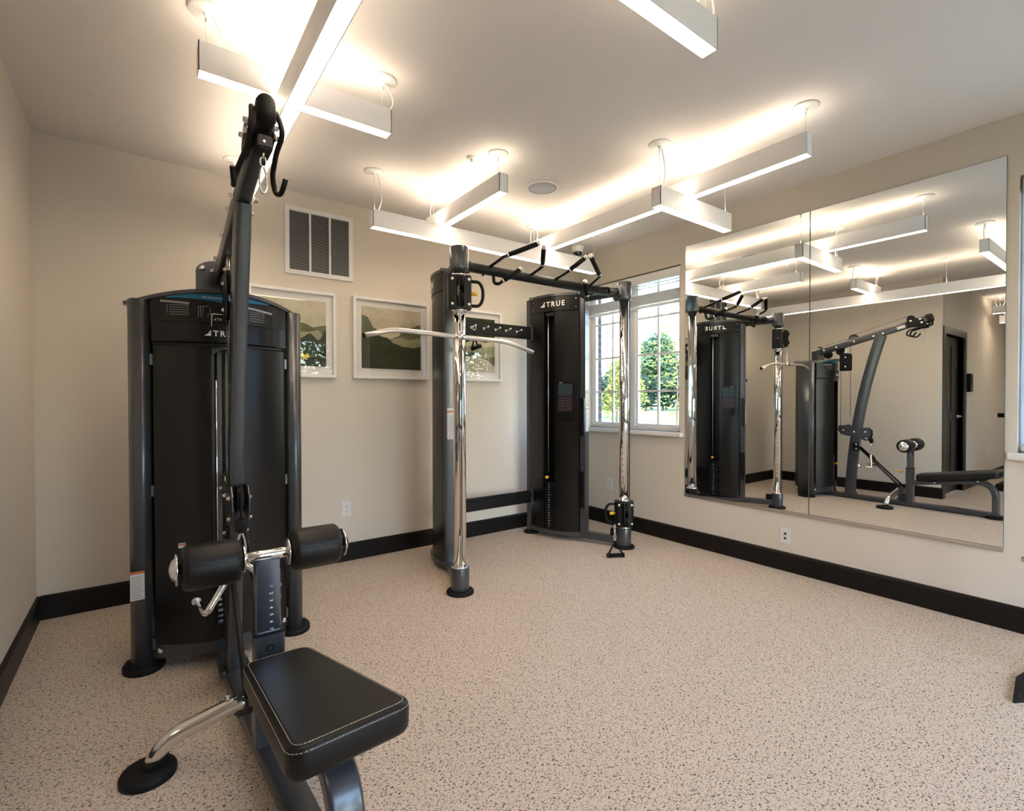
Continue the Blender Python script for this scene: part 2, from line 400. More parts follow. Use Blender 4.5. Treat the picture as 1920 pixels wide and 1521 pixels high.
# front window (seen only in reflections)
q = MB(); x0, x1, z0, z1 = W3
for a, b_ in (((x0, SY-.12, z0), (x0+.05, SY-.06, z1)), ((x1-.05, SY-.12, z0), (x1, SY-.06, z1)), ((x0, SY-.12, z0), (x1, SY-.06, z0+.05)), ((x0, SY-.12, z1-.05), (x1, SY-.06, z1))): q.box(a, b_)
w3 = struct(q, 'window_3', M_wframe)
for xx in (x0+1.02, x0+2.04):
    q = MB(); q.box((xx-.03, SY-.12, z0+.05), (xx+.03, SY-.06, z1-.05)); q.build('mullion', M_wframe, w3)
q = MB(); q.box((x0+.05, SY-.092, z0+.05), (x1-.05, SY-.088, z1-.05)); q.build('pane', M_glass, w3)
q = MB(); q.box((x0-.03, SY-.06, z0-.036), (x1+.03, SY+.05, z0), .004); q.build('sill', M_sill, w3)

# blind over window 1: head rail, a few open slats, the stack of the others
bl = thing('window_blind', 'white slatted blind raised to the top of the multi-pane window in the corner', 'blind', (W+.03, (W1[0]+W1[1])/2, 2.05))
ya, yb = W1[0]+.004, W1[1]-.004
q = MB(); q.box((W+.006, ya, 2.315), (W+.046, yb, 2.388), .003); q.build('head_rail', M_blind, bl)
q = MB(); q.prism([(0, 0), (.04, .0), (.04, .003), (0, .003)], (W+.006, ya, 2.262), (1, 0, .05), (0, 0, 1), (0, yb-ya, 0)); s0 = q.build('slat', M_blind, bl)
dup(s0, (0, 0, .028), bl)
for i in range(13): dup(s0, (0, 0, -.060-.0075*i), bl)
q = MB(); q.box((W+.006, ya, 2.082), (W+.046, yb, 2.104), .004); q.build('bottom_rail', M_blind, bl)
q = MB()
for yy in (W1[0]+.14, W1[0]+.52, W1[1]-.14): q.cyl((W+.045, yy, 2.06), (W+.045, yy, 2.32), .0012, 6)
q.build('ladder_cord', M_wire, bl)
# closed blind over window 2
bl2 = thing('window_blind', 'closed white slatted blind in the window at the right edge, past the mirrors', 'blind', (W+.03, (W2[0]+W2[1])/2, 1.0))
q = MB(); q.box((W+.006, W2[0]+.004, 2.33), (W+.046, W2[1]-.012, 2.405), .003); q.build('head_rail', M_blind, bl2)
q = MB(); q.prism([(0, 0), (.017, -.045), (.0195, -.045), (.0025, 0)], (W+.012, W2[0]+.004, 2.325), (1, 0, 0), (0, 0, 1), (0, W2[1]-W2[0]-.016, 0)); s0 = q.build('slat', M_blindt, bl2)
for i in range(1, 32): dup(s0, (0, 0, -.0415*i), bl2)
q = MB(); q.box((W+.012, W2[0]+.004, .962), (W+.036, W2[1]-.012, .985), .004); q.build('bottom_rail', M_blind, bl2)

# mirrors -------------------------------------------------------------------
def mirror(y0, y1, lab):
    r = thing('wall_mirror', lab, 'mirror', (W, (y0+y1)/2, .418), 'frameless wall mirror panels')
    q = MB(); q.box((W-.006, y0, .432), (W-.0006, y1, 2.536)); q.build('backing', M_medge, r)
    q = MB(); q.add([(W-.0062, y0+.002, .434), (W-.0062, y1-.002, .434), (W-.0062, y1-.002, 2.534), (W-.0062, y0+.002, 2.534)], [(0, 1, 2, 3)]); q.build('mirror_glass', M_mirror, r, fix=False)
    q = MB(); q.box((W-.013, y0, .412), (W-.0003, y1, .420)); q.box((W-.013, y0, .418), (W-.0105, y1, .436)); q.build('bottom_channel', M_steel, r)
    return r
mirror(.582, 1.5585, 'large frameless wall mirror, the right panel, nearer the blind-covered window')
mirror(1.5615, 2.546, 'large frameless wall mirror, the left panel, nearer the multi-pane window')

# ceiling items -----------------------------------------------------------------
def pendant(label, a, b, zb, canopies, grp='white linear pendant lights'):
    """a, b ends (x,y) of the bar axis; zb underside height; canopies: list of (distance along, cords)"""
    a, b = V((*a, 0)), V((*b, 0)); d = (b-a).normalized(); n = V((-d.y, d.x, 0)); ln = (b-a).length; ht, hw = .113, .031
    mid = (a+b)/2; r = thing('pendant_light', label, 'ceiling light', (mid.x, mid.y, zb), grp)
    q = MB(); t = .003
    for s in (-1, 1): q.prism([(0, 0), (ln, 0), (ln, ht), (0, ht)], a+V((0, 0, zb))+n*(s*hw-t*(s > 0)), d, (0, 0, 1), n*t)
    for k in (0, ln-t): q.prism([(-hw, 0), (hw, 0), (hw, ht), (-hw, ht)], a+V((0, 0, zb))+d*k, n, (0, 0, 1), d*t)
    q.build('housing', M_hous, r)
    w = hw-t-.0005
    for nm, z0, z1, M_ in (('lower_diffuser', .002, .008, M_lens), ('upper_diffuser', ht-.014, ht-.008, M_lensup)):
        q = MB(); q.prism([(t, -w), (ln-t, -w), (ln-t, w), (t, w)], a+V((0, 0, zb+z0)), d, n, V((0, 0, z1-z0))); q.build(nm, M_, r)
    for dist, cords in canopies:
        c = a+d*dist; ct = V((c.x, c.y, H)); k = MB()
        k.lathe([(.064, 0), (.064, .004), (.058, .010), (.014, .011), (.012, .016), (.004, .03)], ct, (0, 0, -1), 28); cn = k.build('canopy', M_white, r)
        k = MB(); k.cyl(ct-V((0, 0, .028)), V((c.x, c.y, zb+ht-.012)), .0016, 6); k.cyl(ct-V((0, 0, .012)), ct-V((0, 0, .045)), .004, 8); k.build('suspension_cable', M_steel, r)
        for j in range(cords):
            s = 1 if j == 0 else -1
            hh = H-zb-ht; o1 = ct+d*.02*s-V((0, 0, .01)); o2 = V((c.x, c.y, zb+ht-.012))+d*.018*s
            k = MB(); k.tube(bez(o1, o1+d*.035*s-V((0, 0, hh*.45)), o2+d*.05*s+V((0, 0, hh*.4)), o2, 12), .0033, 8); k.build('power_cord', M_wire, r)
    return r
ZU, ZL = 2.487, 2.371
pendant('very long white pendant bar lit above and below, hung directly over the lat machine', (.484, .55), (.484, 3.60), ZL, [(3.015, 1), (1.0, 0)])
pendant('short white pendant bar crossing over the long bar above the lat machine', (.185, 2.262), (.955, 2.262), ZU, [(.03, 1), (.74, 1)])
pendant('long white pendant bar running parallel to the picture wall, over the cable machine', (1.225, 3.195), (3.30, 3.195), ZL, [(.02, 1), (2.06, 0)])
pendant('short white pendant bar pointing at the camera between the vent and the round speaker', (1.765, 2.46), (1.765, 3.42), ZU, [(.06, 0), (.90, 1)])
pendant('long white pendant bar pointing at the camera to the right of the round speaker', (2.755, 1.16), (2.755, 3.43), ZU, [(.02, 0), (2.23, 2)])
pendant('short white pendant bar crossing below the long right-hand bar, nearest the mirrors', (2.435, 1.862), (3.20, 1.862), ZL, [(.03, 1), (.735, 0)])
pendant('white pendant bar cut off by the top edge, right of the photo centre', (.20, 1.04), (1.665, 1.04), ZU, [(1.44, 2), (.1, 0)])
pendant('white pendant bar seen only in the mirror, the nearer to the door', (-2.66, -.3), (-2.66, 1.72), ZU, [(1.94, 2), (.1, 0)])
pendant('white pendant bar seen only in the mirror, the lower one at its right edge', (-2.93, -.5), (-2.93, 1.69), ZL, [(2.1, 1), (.1, 0)])

r = thing('ceiling_speaker', 'round flush speaker with a grey mesh grille in the ceiling', 'speaker', (2.293, 2.727, H))
q = MB(); q.lathe([(.100, 0), (.118, 0), (.118, .006), (.112, .010), (.101, .010), (.100, .004)], (2.293, 2.727, H), (0, 0, -1), 40); q.build('trim_ring', M_white, r)
q = MB(); q.lathe([(.100, 0), (.100, .0045), (.06, .0065), (.001, .007)], (2.293, 2.727, H), (0, 0, -1), 40); q.build('grille', M_spk, r)
r = thing('fire_sprinkler', 'small round white fire sprinkler on the ceiling left of the speaker', 'sprinkler', (1.664, 2.657, H))
q = MB(); q.lathe([(.034, 0), (.034, .004), (.026, .009), (.012, .010)], (1.664, 2.657, H), (0, 0, -1), 24); q.build('escutcheon', M_white, r)
q = MB(); q.cyl((1.664, 2.657, H-.009), (1.664, 2.657, H-.030), .008, 10); q.lathe([(.016, .03), (.016, .033)], (1.664, 2.657, H), (0, 0, -1), 14)
for s in (-1, 1): q.tube([(1.664+.008*s, 2.657, H-.012), (1.664+.013*s, 2.657, H-.02), (1.664+.006*s, 2.657, H-.03)], .0018, 6)
q.build('sprinkler_head', M_steel, r)
r = thing('security_camera', 'white dome security camera on the ceiling in the far corner', 'camera', (3.453, 3.573, H))
q = MB(); q.lathe([(.062, 0), (.062, .012), (.056, .030), (.050, .055), (.046, .060)], (3.453, 3.573, H), (0, 0, -1), 28); q.build('base', M_white, r)
q = MB(); q.lathe([(.044, .058), (.044, .066), (.038, .086), (.022, .098), (.001, .102)], (3.453, 3.573, H), (0, 0, -1), 24); q.build('dome', M_lens_cam, r)

# vent grille on the back wall --------------------------------------------------
vx0, vx1, vz0, vz1 = .832, 1.322, 2.147, 2.634
r = thing('air_vent', 'white return air grille with three columns of louvres high on the wall', 'vent', ((vx0+vx1)/2, D, vz0))
q = MB(); y = D-.012; fr_ = .032
for a, b_ in (((vx0, y, vz0), (vx0+fr_, D-.0004, vz1)), ((vx1-fr_, y, vz0), (vx1, D-.0004, vz1)), ((vx0+fr_, y, vz0), (vx1-fr_, D-.0004, vz0+fr_)), ((vx0+fr_, y, vz1-fr_), (vx1-fr_, D-.0004, vz1))): q.box(a, b_, .002)
cw = (vx1-vx0-2*fr_)/3
for k in (1, 2): q.box((vx0+fr_+cw*k-.007, y+.001, vz0+fr_), (vx0+fr_+cw*k+.007, D-.0004, vz1-fr_))
q.build('frame', M_vent, r)
q = MB(); q.box((vx0+fr_, D-.002, vz0+fr_), (vx1-fr_, D-.0005, vz1-fr_)); q.build('backing', M_ventin, r)
n = 38; ph = (vz1-vz0-2*fr_)/n; s0 = None
for c in range(3):
    xa = vx0+fr_+cw*c+(.007 if c else 0); xb_ = vx0+fr_+cw*(c+1)-(.007 if c < 2 else 0)
    if s0 is None:
        wq = cw-.014
        q = MB(); q.prism([(-.0085, 0), (-.0015, ph*.52), (-.0003, ph*.52), (-.0073, 0)], (xa, D-.0022, vz0+fr_+.001), (0, 1, 0), (0, 0, 1), (cw-.007, 0, 0)); s0 = q.build('slat', M_slat, r)
    for k in range(n):
        if c or k: dup(s0, (xa-(vx0+fr_)-(.0 if c == 0 else 0), 0, k*ph), r).scale.x = 1.0
q = MB()
for xx in (vx0+.105, vx1-.105):
    for zz in (vz0+.014, vz1-.014): bolt(q, (xx, y, zz), (0, -1, 0), .004, .003)
q.build('screw', M_steel, r)

# outlets ------------------------------------------------------------------------
def wallplate(name, label, cat, c, n, kind='duplex', w=.072, h=.117):
    c, n = V(c), V(n); s = V((-n.y, n.x, 0)); r = thing(name, label, cat, tuple(c))
    q = MB(); M = Matrix((( s.x, n.x, 0, c.x), (s.y, n.y, 0, c.y), (0, 0, 1, c.z), (0, 0, 0, 1)))
    q.box((-w/2, .0004, -h/2), (w/2, .006, h/2), .002, M=M); q.build('cover_plate', M_plate, r)
    if kind == 'duplex':
        for zz in (-.02, .02):
            q = MB(); q.box((-.017, .006, zz-.014), (.017, .008, zz+.014), .001, M=M); soc = q.build('socket', M_plate, r)
            q = MB()
            for xx in (-.006, .006): q.box((xx-.0012, .008, zz-.002), (xx+.0012, .0086, zz+.007), M=M)
            q.box((-.002, .008, zz-.009), (.002, .0086, zz-.005), M=M); q.build('slot', M_slot, soc)
    elif kind == 'data':
        for zz in (-.017, .017): q = MB(); q.box((-.008, .006, zz-.007), (.008, .0075, zz+.007), M=M); q.build('jack', M_slot, r)
    elif kind == 'switch':
        q = MB(); q.box((-.010, .006, -.02), (.010, .012, .02), .002, M=M); q.build('switch', M_plate, r)
    elif kind == 'pad':
        q = MB(); q.box((-w*.36, .006, -h*.15), (w*.36, .009, h*.36), .001, M=M); q.build('screen', M_slot, r)
    return r
wallplate('wall_outlet', 'white duplex outlet on the picture wall, right of the roller pads', 'outlet', (1.261, D, .402), (0, -1, 0))
wallplate('wall_outlet', 'white duplex outlet on the wall under the multi-pane window', 'outlet', (W, 3.40, .402), (-1, 0, 0))
wallplate('wall_jack', 'white jack plate low on the wall beneath the mirrors', 'wall jack', (W, 1.718, .252), (-1, 0, 0), 'data', .074, .11)
wallplate('wall_outlet', 'white outlet on the left wall, seen in the mirror behind the handle', 'outlet', (-L, 2.44, .31), (1, 0, 0))
wallplate('thermostat', 'dark square thermostat on the picture wall, left of the weight tower, seen in the mirror', 'thermostat', (.35, D, 1.50), (0, -1, 0), 'pad', .10, .10)
wallplate('light_switch', 'white light switch nearest the door, seen in the mirror', 'switch', (-1.72, SX, 1.20), (0, -1, 0), 'switch')
wallplate('light_switch', 'white double light switch farther from the door, seen in the mirror', 'switch', (-1.98, SX, 1.20), (0, -1, 0), 'switch', .11)
wallplate('wall_outlet', 'white outlet low on the wall past the door, seen in the mirror', 'outlet', (-2.95, SX, .40), (0, -1, 0))
r = thing('wall_phone', 'black call box on the wall beside the door, seen in the mirror', 'intercom', (-1.66, SX, 1.45))
q = MB(); q.box((-1.73, SX-.05, 1.33), (-1.59, SX-.0004, 1.58), .006); q.build('body', M_blackm, r)
q = MB(); q.box((-1.71, SX-.053, 1.42), (-1.61, SX-.0495, 1.55), .002); q.build('front_panel', M_slot, r)

# pictures -----------------------------------------------------------------------
def crumple(name, c1, c2, sc=6):
    M = ramp_col(mat(name, c1, .8), sc, [(.30, c1), (.52, c2), (.75, c1)], 9)
    return bump(M, 22, .9, .01, 8)
M_parch = crumple('crumpled_parchment', (.40, .35, .24), (.58, .52, .38))
M_dgreen = crumple('dark_green_paper', (.018, .022, .008), (.035, .042, .016))
M_mgreen = crumple('mid_green_paper', (.07, .085, .035), (.14, .15, .07))
M_lgreen = crumple('light_green_paper', (.22, .23, .12), (.33, .32, .19))
M_yelp = crumple('yellow_paper', (.55, .45, .03), (.72, .60, .08))
M_mat = mat('white_mat_board', (.74, .71, .68), .7)
def picture(label, x0, x1, z0, z1, layers, mgn=.048):
    cx = (x0+x1)/2; r = thing('framed_picture', label, 'picture', (cx, D, z0), 'framed green and beige landscape prints')
    fw_, fd = .022, .038; q = MB()
    for a, b_ in (((x0, D-fd, z0), (x0+fw_, D-.0004, z1)), ((x1-fw_, D-fd, z0), (x1, D-.0004, z1)), ((x0+fw_, D-fd, z0), (x1-fw_, D-.0004, z0+fw_)), ((x0+fw_, D-fd, z1-fw_), (x1-fw_, D-.0004, z1))): q.box(a, b_, .0015)
    q.build('frame', M_white, r)
    q = MB(); q.box((x0+fw_, D-.014, z0+fw_), (x1-fw_, D-.001, z1-fw_)); q.build('mat_board', M_mat, r)
    a0, a1, b0, b1 = x0+fw_+mgn, x1-fw_-mgn, z0+fw_+mgn+.012, z1-fw_-mgn
    q = MB(); q.box((a0, D-.016, b0), (a1, D-.0142, b1)); pr_ = q.build('print', M_parch, r)
    for k, (M_, poly) in enumerate(layers):
        q = MB(); y = D-.0165-.0006*k
        q.prism([(a0+(a1-a0)*u, b0+(b1-b0)*v) for u, v in poly], (0, y, 0), (1, 0, 0), (0, 0, 1), (0, .0005, 0)); q.build('paper_shape', M_, pr_)
    q = MB(); q.box((x0+fw_, D-.0265, z0+fw_), (x1-fw_, D-.025, z1-fw_)); q.build('glazing', M_pglass, r)
def hill(pts, n=5):
    out = []
    for i in range(len(pts)-1):
        (a, b_), (c, d_) = pts[i], pts[i+1]
        for k in range(n):
            t = k/n; s = t*t*(3-2*t); out.append((a+(c-a)*t, b_+(d_-b_)*s+random.uniform(-.004, .004)))
    return out+[pts[-1], (pts[-1][0], 0), (pts[0][0], 0)]
picture('white framed print partly hidden by the left machine, yellow spot low in the greenery', .587, 1.183, 1.404, 2.036, [
    (M_mgreen, hill([(0, .60), (.35, .66), (.62, .66), (.8, .60), (1, .64)])), (M_lgreen, hill([(0, .50), (.4, .50), (.7, .52), (.86, .56), (1, .44)])),
    (M_dgreen, hill([(0, .33), (.3, .40), (.6, .42), (.75, .50), (.88, .40), (1, .56)])), (M_yelp, [(.60, .13), (.66, .10), (.74, .14), (.72, .20), (.66, .17), (.62, .21)])])
picture('white framed print with a broad dark green valley, middle of three', 1.313, 1.956, 1.405, 2.041, [
    (M_mgreen, hill([(0, .86), (.08, .84), (.2, .66), (.32, .60), (.5, .52), (.62, .60), (.85, .72), (1, .78)])), (M_parch, [(.22, .58), (.3, .74), (.5, .80), (.7, .70), (.62, .56), (.42, .47)]),
    (M_lgreen, hill([(.42, .30), (.5, .50), (.65, .53), (.8, .50), (1, .54)])), (M_dgreen, hill([(0, .52), (.2, .55), (.4, .52), (.55, .42), (.7, .38), (.85, .37), (1, .40)]))])
picture('white framed print behind the dumbbell-less cross beam, dark top and pale lower part'.replace('dumbbell-less ', 'black '), 2.065, 2.709, 1.406, 2.045, [
    (M_dgreen, [(0, 1), (1, 1), (1, .62), (.8, .55), (.55, .60), (.3, .5), (0, .55)]), (M_lgreen, hill([(0, .50), (.3, .44), (.6, .52), (.8, .46), (1, .5)])), (M_mgreen, hill([(0, .40), (.3, .32), (.5, .38), (.8, .26), (1, .30)])), (M_parch, hill([(0, .22), (.35, .25), (.6, .33), (.8, .24), (1, .12)]))])

# ------------------------------------------------------------------ shared machine pieces
def foot_pad(parent, c, rx, ry=None, h=.032):
    q = MB(); q.lathe([(1, 0), (1, h*.55), (.92, h*.85), (.70, h), (.001, h)], (c[0], c[1], 0), seg=36, sx=rx, sy=ry or rx)
    return q.build('rubber_foot', M_rub, parent)
def lathe_fix(): pass
def logo(q, o, ex, ey, hgt, mi=0, depth=.001):
    """mountain mark and the word beside it; o = left bottom of the mark"""
    o, ex, ey = V(o), V(ex), V(ey); ez = ex.cross(ey)
    def P(pts): q.prism([(a*hgt, b_*hgt) for a, b_ in pts], o, ex, ey, ez*depth, mi=mi)
    P([(0, 0), (1.05, 0), (1.05, .42), (.55, .33)]); P([(.60, .42), (1.05, .55), (1.05, 1.02)])
    q.text('TRUE', hgt*1.38, o+ex*hgt*1.38, ex, ey, depth, mi, 'LEFT', hgt*.028, 1.30)
def carabiner(name_parent, top, ln=.085, axis=(1, 0, 0), wdt=.020):
    top = V(top); s = V(axis).normalized(); z = V((0, 0, -1)); pts = []
    for k in range(20):
        a = 2*PI*k/20; w_ = wdt*(.75+.25*(-math.cos(a)))
        pts.append(top+z*(ln/2-math.cos(a)*ln/2)+s*math.sin(a)*w_)
    return pts
def chain(q, top, n, pitch=.026):
    for k in range(n):
        c = V(top)-V((0, 0, pitch*k+.014)); s = V((1, 0, 0)) if k % 2 else V((0, 1, 0))
        q.tube([c+V((0, 0, 1))*.017*math.cos(2*PI*j/10)+s*.009*math.sin(2*PI*j/10) for j in range(10)], .003, 6, closed=True)

# ------------------------------------------------------------------ lat pulldown machine
AX = lambda y: .322+.043*(2.5-y)
R = thing('lat_pulldown_machine', 'graphite lat pulldown machine with black seat and roller pads, nearest the camera', 'exercise machine', (.33, 2.2, 0))
cx = .322
# side columns: fluted ovals
for sx in (-.002, .648):
    s = -1 if sx < .3 else 1; sec = []
    for k in range(48):
        a = 2*PI*k/48; rr = 1-.035*(1 if (k//3) % 2 else 0)*(1 if k % 24 > 4 else 0)
        ca, sa = math.cos(a), math.sin(a)
        sec.append((.046*abs(ca)**.8*math.copysign(1, ca)*rr, .098*abs(sa)**.8*math.copysign(1, sa)*rr))
    q = MB(); q.prism(sec, (sx, 2.885, .03), (1, 0, 0), (0, 1, 0), (0, 0, 1.665), smooth=True); c = q.build('side_column', M_frame, R)
    q = MB(); q.lathe([(1, 0), (1, .018), (.93, .028), (.7, .030), (.001, .031)], (sx+.004, 2.872, 0), seg=36, sx=.083, sy=.098); q.build('rubber_foot', M_rub, c)
def arc_y(x, y_side, y_mid, hw=.29): return y_mid+(y_side-y_mid)*(min(abs(x-cx), hw)/hw)**2
def bulge(q, z0, z1, ys, ym, x0, x1, thick, n=16, mi=0, zf=None, depth_dir=1):
    poly = [(x0+(x1-x0)*k/n, arc_y(x0+(x1-x0)*k/n, ys, ym)) for k in range(n+1)]
    poly += [(x, y+thick) for x, y in poly[::-1]]
    if zf is None: q.prism(poly, (0, 0, z0), (1, 0, 0), (0, 1, 0), (0, 0, z1-z0), mi=mi)
    else:
        lo = [V((x, y, z0)) for x, y in poly]; hi = [V((x, y, zf(x))) for x, y in poly]; m_ = len(poly)
        v0 = [q.bm.verts.new(p) for p in lo]; v1 = [q.bm.verts.new(p) for p in hi]
        for k in range(n):
            for loop in ((v0[k], v0[k+1], v0[m_-2-k], v0[m_-1-k]), (v1[k], v1[k+1], v1[m_-2-k], v1[m_-1-k])): q.bm.faces.new(loop).material_index = mi
        for j in range(m_):
            f = q.bm.faces.new([v0[j], v0[(j+1) % m_], v1[(j+1) % m_], v1[j]]); f.material_index = mi
    return q
ztop = lambda x: 1.742-.052*(min(abs(x-cx), .36)/.36)**2
# front shroud: two curved halves either side of the weight window
for x0, x1 in ((.045, .262), (.382, .600)):
    q = MB(); bulge(q, .125, 1.50, 2.800, 2.668, x0, x1, .010)
    # raised rim
    q.build('front_shroud', M_dark, R)
q = MB()   # arch over the slot and strip below it
bulge(q, 1.475, 1.50, 2.800, 2.668, .262, .382, .010); bulge(q, .125, .20, 2.800, 2.668, .262, .382, .010)
for s in (-1, 1):
    ac = V((cx, 0, 1.415)); poly = [(s*.060, .060)]
    for k in range(9): a = PI/2*k/8; poly.append((s*.060*math.cos(a), .060*math.sin(a)))
    poly = [(s*.060, .0)]+[(s*.060*math.cos(PI/2*k/8), .060*math.sin(PI/2*k/8)) for k in range(1, 9)]+[(s*.060, .060)]
    q.prism(poly, (cx, 2.668, 1.415), (1, 0, 0), (0, 0, 1), (0, .010, 0))
q.build('slot_surround', M_dark, R)
q = MB()
for x in (.262, .382): q.box((x-.003, arc_y(x, 2.80, 2.668)-.003, .20), (x+.003, arc_y(x, 2.80, 2.668)+.05, 1.42))
q.box((.052, 2.782, 1.488), (.592, 2.80, 1.498)); q.build('slot_trim', M_dark, R)
q = MB(); q.box((.25, 2.765, .16), (.395, 2.77, 1.48)); q.box((.262, 2.735, .56), (.309, 2.765, 1.46), .004); q.box((.316, 2.742, .56), (.382, 2.765, 1.46), .004); q.build('inner_panel', mat('grey_inner_panel', (.085, .075, .066), .4), R)
# rim line round the shroud
q = MB(); pl = [V((.052+.540*k/20, arc_y(.052+.540*k/20, 2.80, 2.668)-.003, 1.492)) for k in range(21)]
q.tube(pl, .006, 8); q.tube([(.052, 2.79, .13), (.052, 2.79, 1.49)], .006, 8); q.tube([(.592, 2.79, .13), (.592, 2.79, 1.49)], .006, 8); q.build('shroud_rim', M_dark, R)
# header with placard
q = MB(); bulge(q, 1.505, 1.60, 2.79, 2.655, .040, .604, .05); bulge(q, 1.598, 0, 2.79, 2.667, .040, .604, .04, zf=lambda x: ztop(x)-.012); hd = q.build('header', M_placard, R)
q = MB(); bulge(q, 1.596, 1.604, 2.786, 2.640, .075, .25, .02); bulge(q, 1.596, 1.604, 2.786, 2.640, .395, .565, .02); q.build('ledge', M_dark, hd)
q = MB()   # blue band, thin piece following the face
def facep(x, z, off=.0015): return V((x, arc_y(x, 2.79, 2.667)-off, z))
N = 18
for k in range(N):
    xa, xb_ = .095+.42*k/N, .095+.42*(k+1)/N
    def lo(x): return 1.728-.052*((x-.095)/.25)**.6 if x < .30 else 1.665+.0*(x)
    zl = lambda x: max(1.655, ztop(x)-.018-.16*max(0, min((x-.085), (.53-x), .30)))
    q.add([facep(xa, zl(xa)), facep(xb_, zl(xb_)), facep(xb_, ztop(xb_)-.014), facep(xa, ztop(xa)-.014)], [(0, 1, 2, 3)])
q.build('blue_band', M_blue, hd)
q = MB(); ex = V((.975, -.22, 0)).normalized()
q.text('LAT PULLDOWN', .0105, V((.268, 2.6640, 1.704)), (1, 0, 0), (0, 0, 1), .0006, 0, 'CENTER', .0003, 1.1)
logo(q, V((.232, 2.6535, 1.532)), (1, 0, 0), (0, 0, 1), .026)
logo(q, V((.268, 2.664, 1.606)), (1, 0, 0), (0, 0, 1), .011)
q.build('lettering', M_letter, hd)
q = MB()   # small printed lines, the machine diagram
for side in (0, 1):
    xs = .105 if not side else .420
    for k in range(5):
        z = (1.668 if not side else 1.660)-.0105*k
        for j in range(6):
            xa = xs+.012*j+.002; q.add([facep(xa, z), facep(xa+.010, z), facep(xa+.010, z+.0022), facep(xa, z+.0022)], [(0, 1, 2, 3)])
for a, b_ in (((.213, 1.665), (.213, 1.618)), ((.222, 1.668), (.222, 1.618)), ((.213, 1.665), (.252, 1.670)), ((.232, 1.668), (.228, 1.618)), ((.256, 1.660), (.262, 1.635)), ((.262, 1.635), (.250, 1.630)), ((.250, 1.630), (.248, 1.618)), ((.262, 1.635), (.270, 1.622))):
    q.tube([facep(*a), facep(*b_)], .0012, 4)
q.build('printed_lines', M_greyp, hd)
q = MB()
for xs, w_ in ((.073, .105), (.415, .115)):
    za = 1.692 if xs < .2 else 1.683
    for k in range(6):
        xa, xb_ = xs+w_*k/6, xs+w_*(k+1)/6; dz = -.010*k/6 if xs < .2 else -.012*k/6
        q.add([facep(xa, za+dz-.009), facep(xb_, za+dz-.0105), facep(xb_, za+dz-.0015), facep(xa, za+dz)], [(0, 1, 2, 3)])
q.build('grey_tab', M_greyp, hd)
q = MB()
for xs in (.098, .413): q.box((xs-.001, arc_y(xs, 2.79, 2.667)-.002, 1.632), (xs+.0008, arc_y(xs, 2.79, 2.667)+.001, 1.672))
q.build('blue_line', M_lblue, hd)
# wire hook in front of the header
q = MB(); q.tube(fillet([(.262, 2.655, 1.575), (.262, 2.648, 1.632), (.320, 2.648, 1.632), (.320, 2.655, 1.60)], .008, 4), .0022, 8); q.build('wire_hook', M_steel, R)
# top cap and rear shroud
q = MB(); n = 28; zc = []
outl = [(-.062, 2.92), (-.055, 2.885)]+[(cx-.36+.72*k/n, 2.885-.245*(1-((k/n-.5)*2)**2)) for k in range(1, n)]+[(.699, 2.885), (.706, 2.92)]+[(cx+.36-.72*k/n, 2.94+.21*(1-((k/n-.5)*2)**2)) for k in range(1, n)]
# build the lid as strips across x so that it can follow the arch
M2_ = 28; top = []; 
for k in range(M2_+1):
    x = cx-.385+.77*k/M2_; u = (x-cx)/.385; yf = 2.895-.255*(1-u*u); yb_ = 2.935+.215*(1-u*u); top.append((x, yf, yb_, ztop(x)))
rg = [[V((x, yf, z-.012)), V((x, yb_, z-.012)), V((x, yb_, z+.004)), V((x, yf, z+.004))] for x, yf, yb_, z in top]
q.rings(rg, False, True, False); q.build('top_cap', M_frame, R)
q = MB(); pl = [(.04+.564*k/16, 2.98+.155*(1-((k/8)-1)**2)) for k in range(17)]; pl += [(x, y-.01) for x, y in pl[::-1]]; q.prism(pl, (0, 0, .10), (1, 0, 0), (0, 1, 0), (0, 0, 1.59)); q.build('rear_shroud', M_dark, R)
q = MB()
for s in (-1, 1):
    for zz in (.10, .80, 1.40): q.box((cx+s*.283-.006, 2.80, zz), (cx+s*.283+.006, 2.97, zz+.05))
q.box((cx-.005, 2.95, .05), (cx+.005, 2.955, 1.6)); q.build('inner_frame', M_frame, R)
# bottom cross member of the tower
q = MB(); bulge(q, .050, .120, 2.825, 2.715, .03, .614, .035); q.build('tower_base', M_frame, R)
q = MB(); 
for xx in (.062, .590): bolt(q, (xx, 2.802, .088), (0, -1, 0), .011, .012)
q.build('bolt', M_bolt, R)
# weight stack inside
for k in range(14):
    z = .165+.0255*k
    if k == 0:
        q = MB(); q.box((.265, 2.70, z), (.380, 2.755, z+.0225), .002); wp = q.build('weight_plate', M_weight, R)
    else: wp2 = dup(wp, (0, 0, .0255*k), R)
q = MB()
for k, t_ in enumerate(('10', '15', '25', '35', '45', '55', '65', '75', '85', '95', '105', '115', '125', '135')[::-1]): q.text(t_, .014, (.292, 2.6985, .170+.0255*k), (1, 0, 0), (0, 0, 1), .0006, 0, 'CENTER', .0003)
q.build('weight_numbers', M_letter, R)
q = MB(); q.cyl((.312, 2.698, .415), (.312, 2.645, .415), .006, 10); q.lathe([(.004, 0), (.015, .004), (.016, .022), (.012, .026)], (.312, 2.668, .415), (0, -1, 0), 16); q.build('selector_pin', M_yel, R)
q = MB()
for xx in (.285, .360): q.cyl((xx, 2.73, .15), (xx, 2.73, 1.52), .006, 10)
q.build('guide_rod', M_chr, R)
q = MB(); q.cyl((.322, 2.735, .52), (.322, 2.735, 1.60), .003, 8); q.build('lift_cable', M_cable, R)
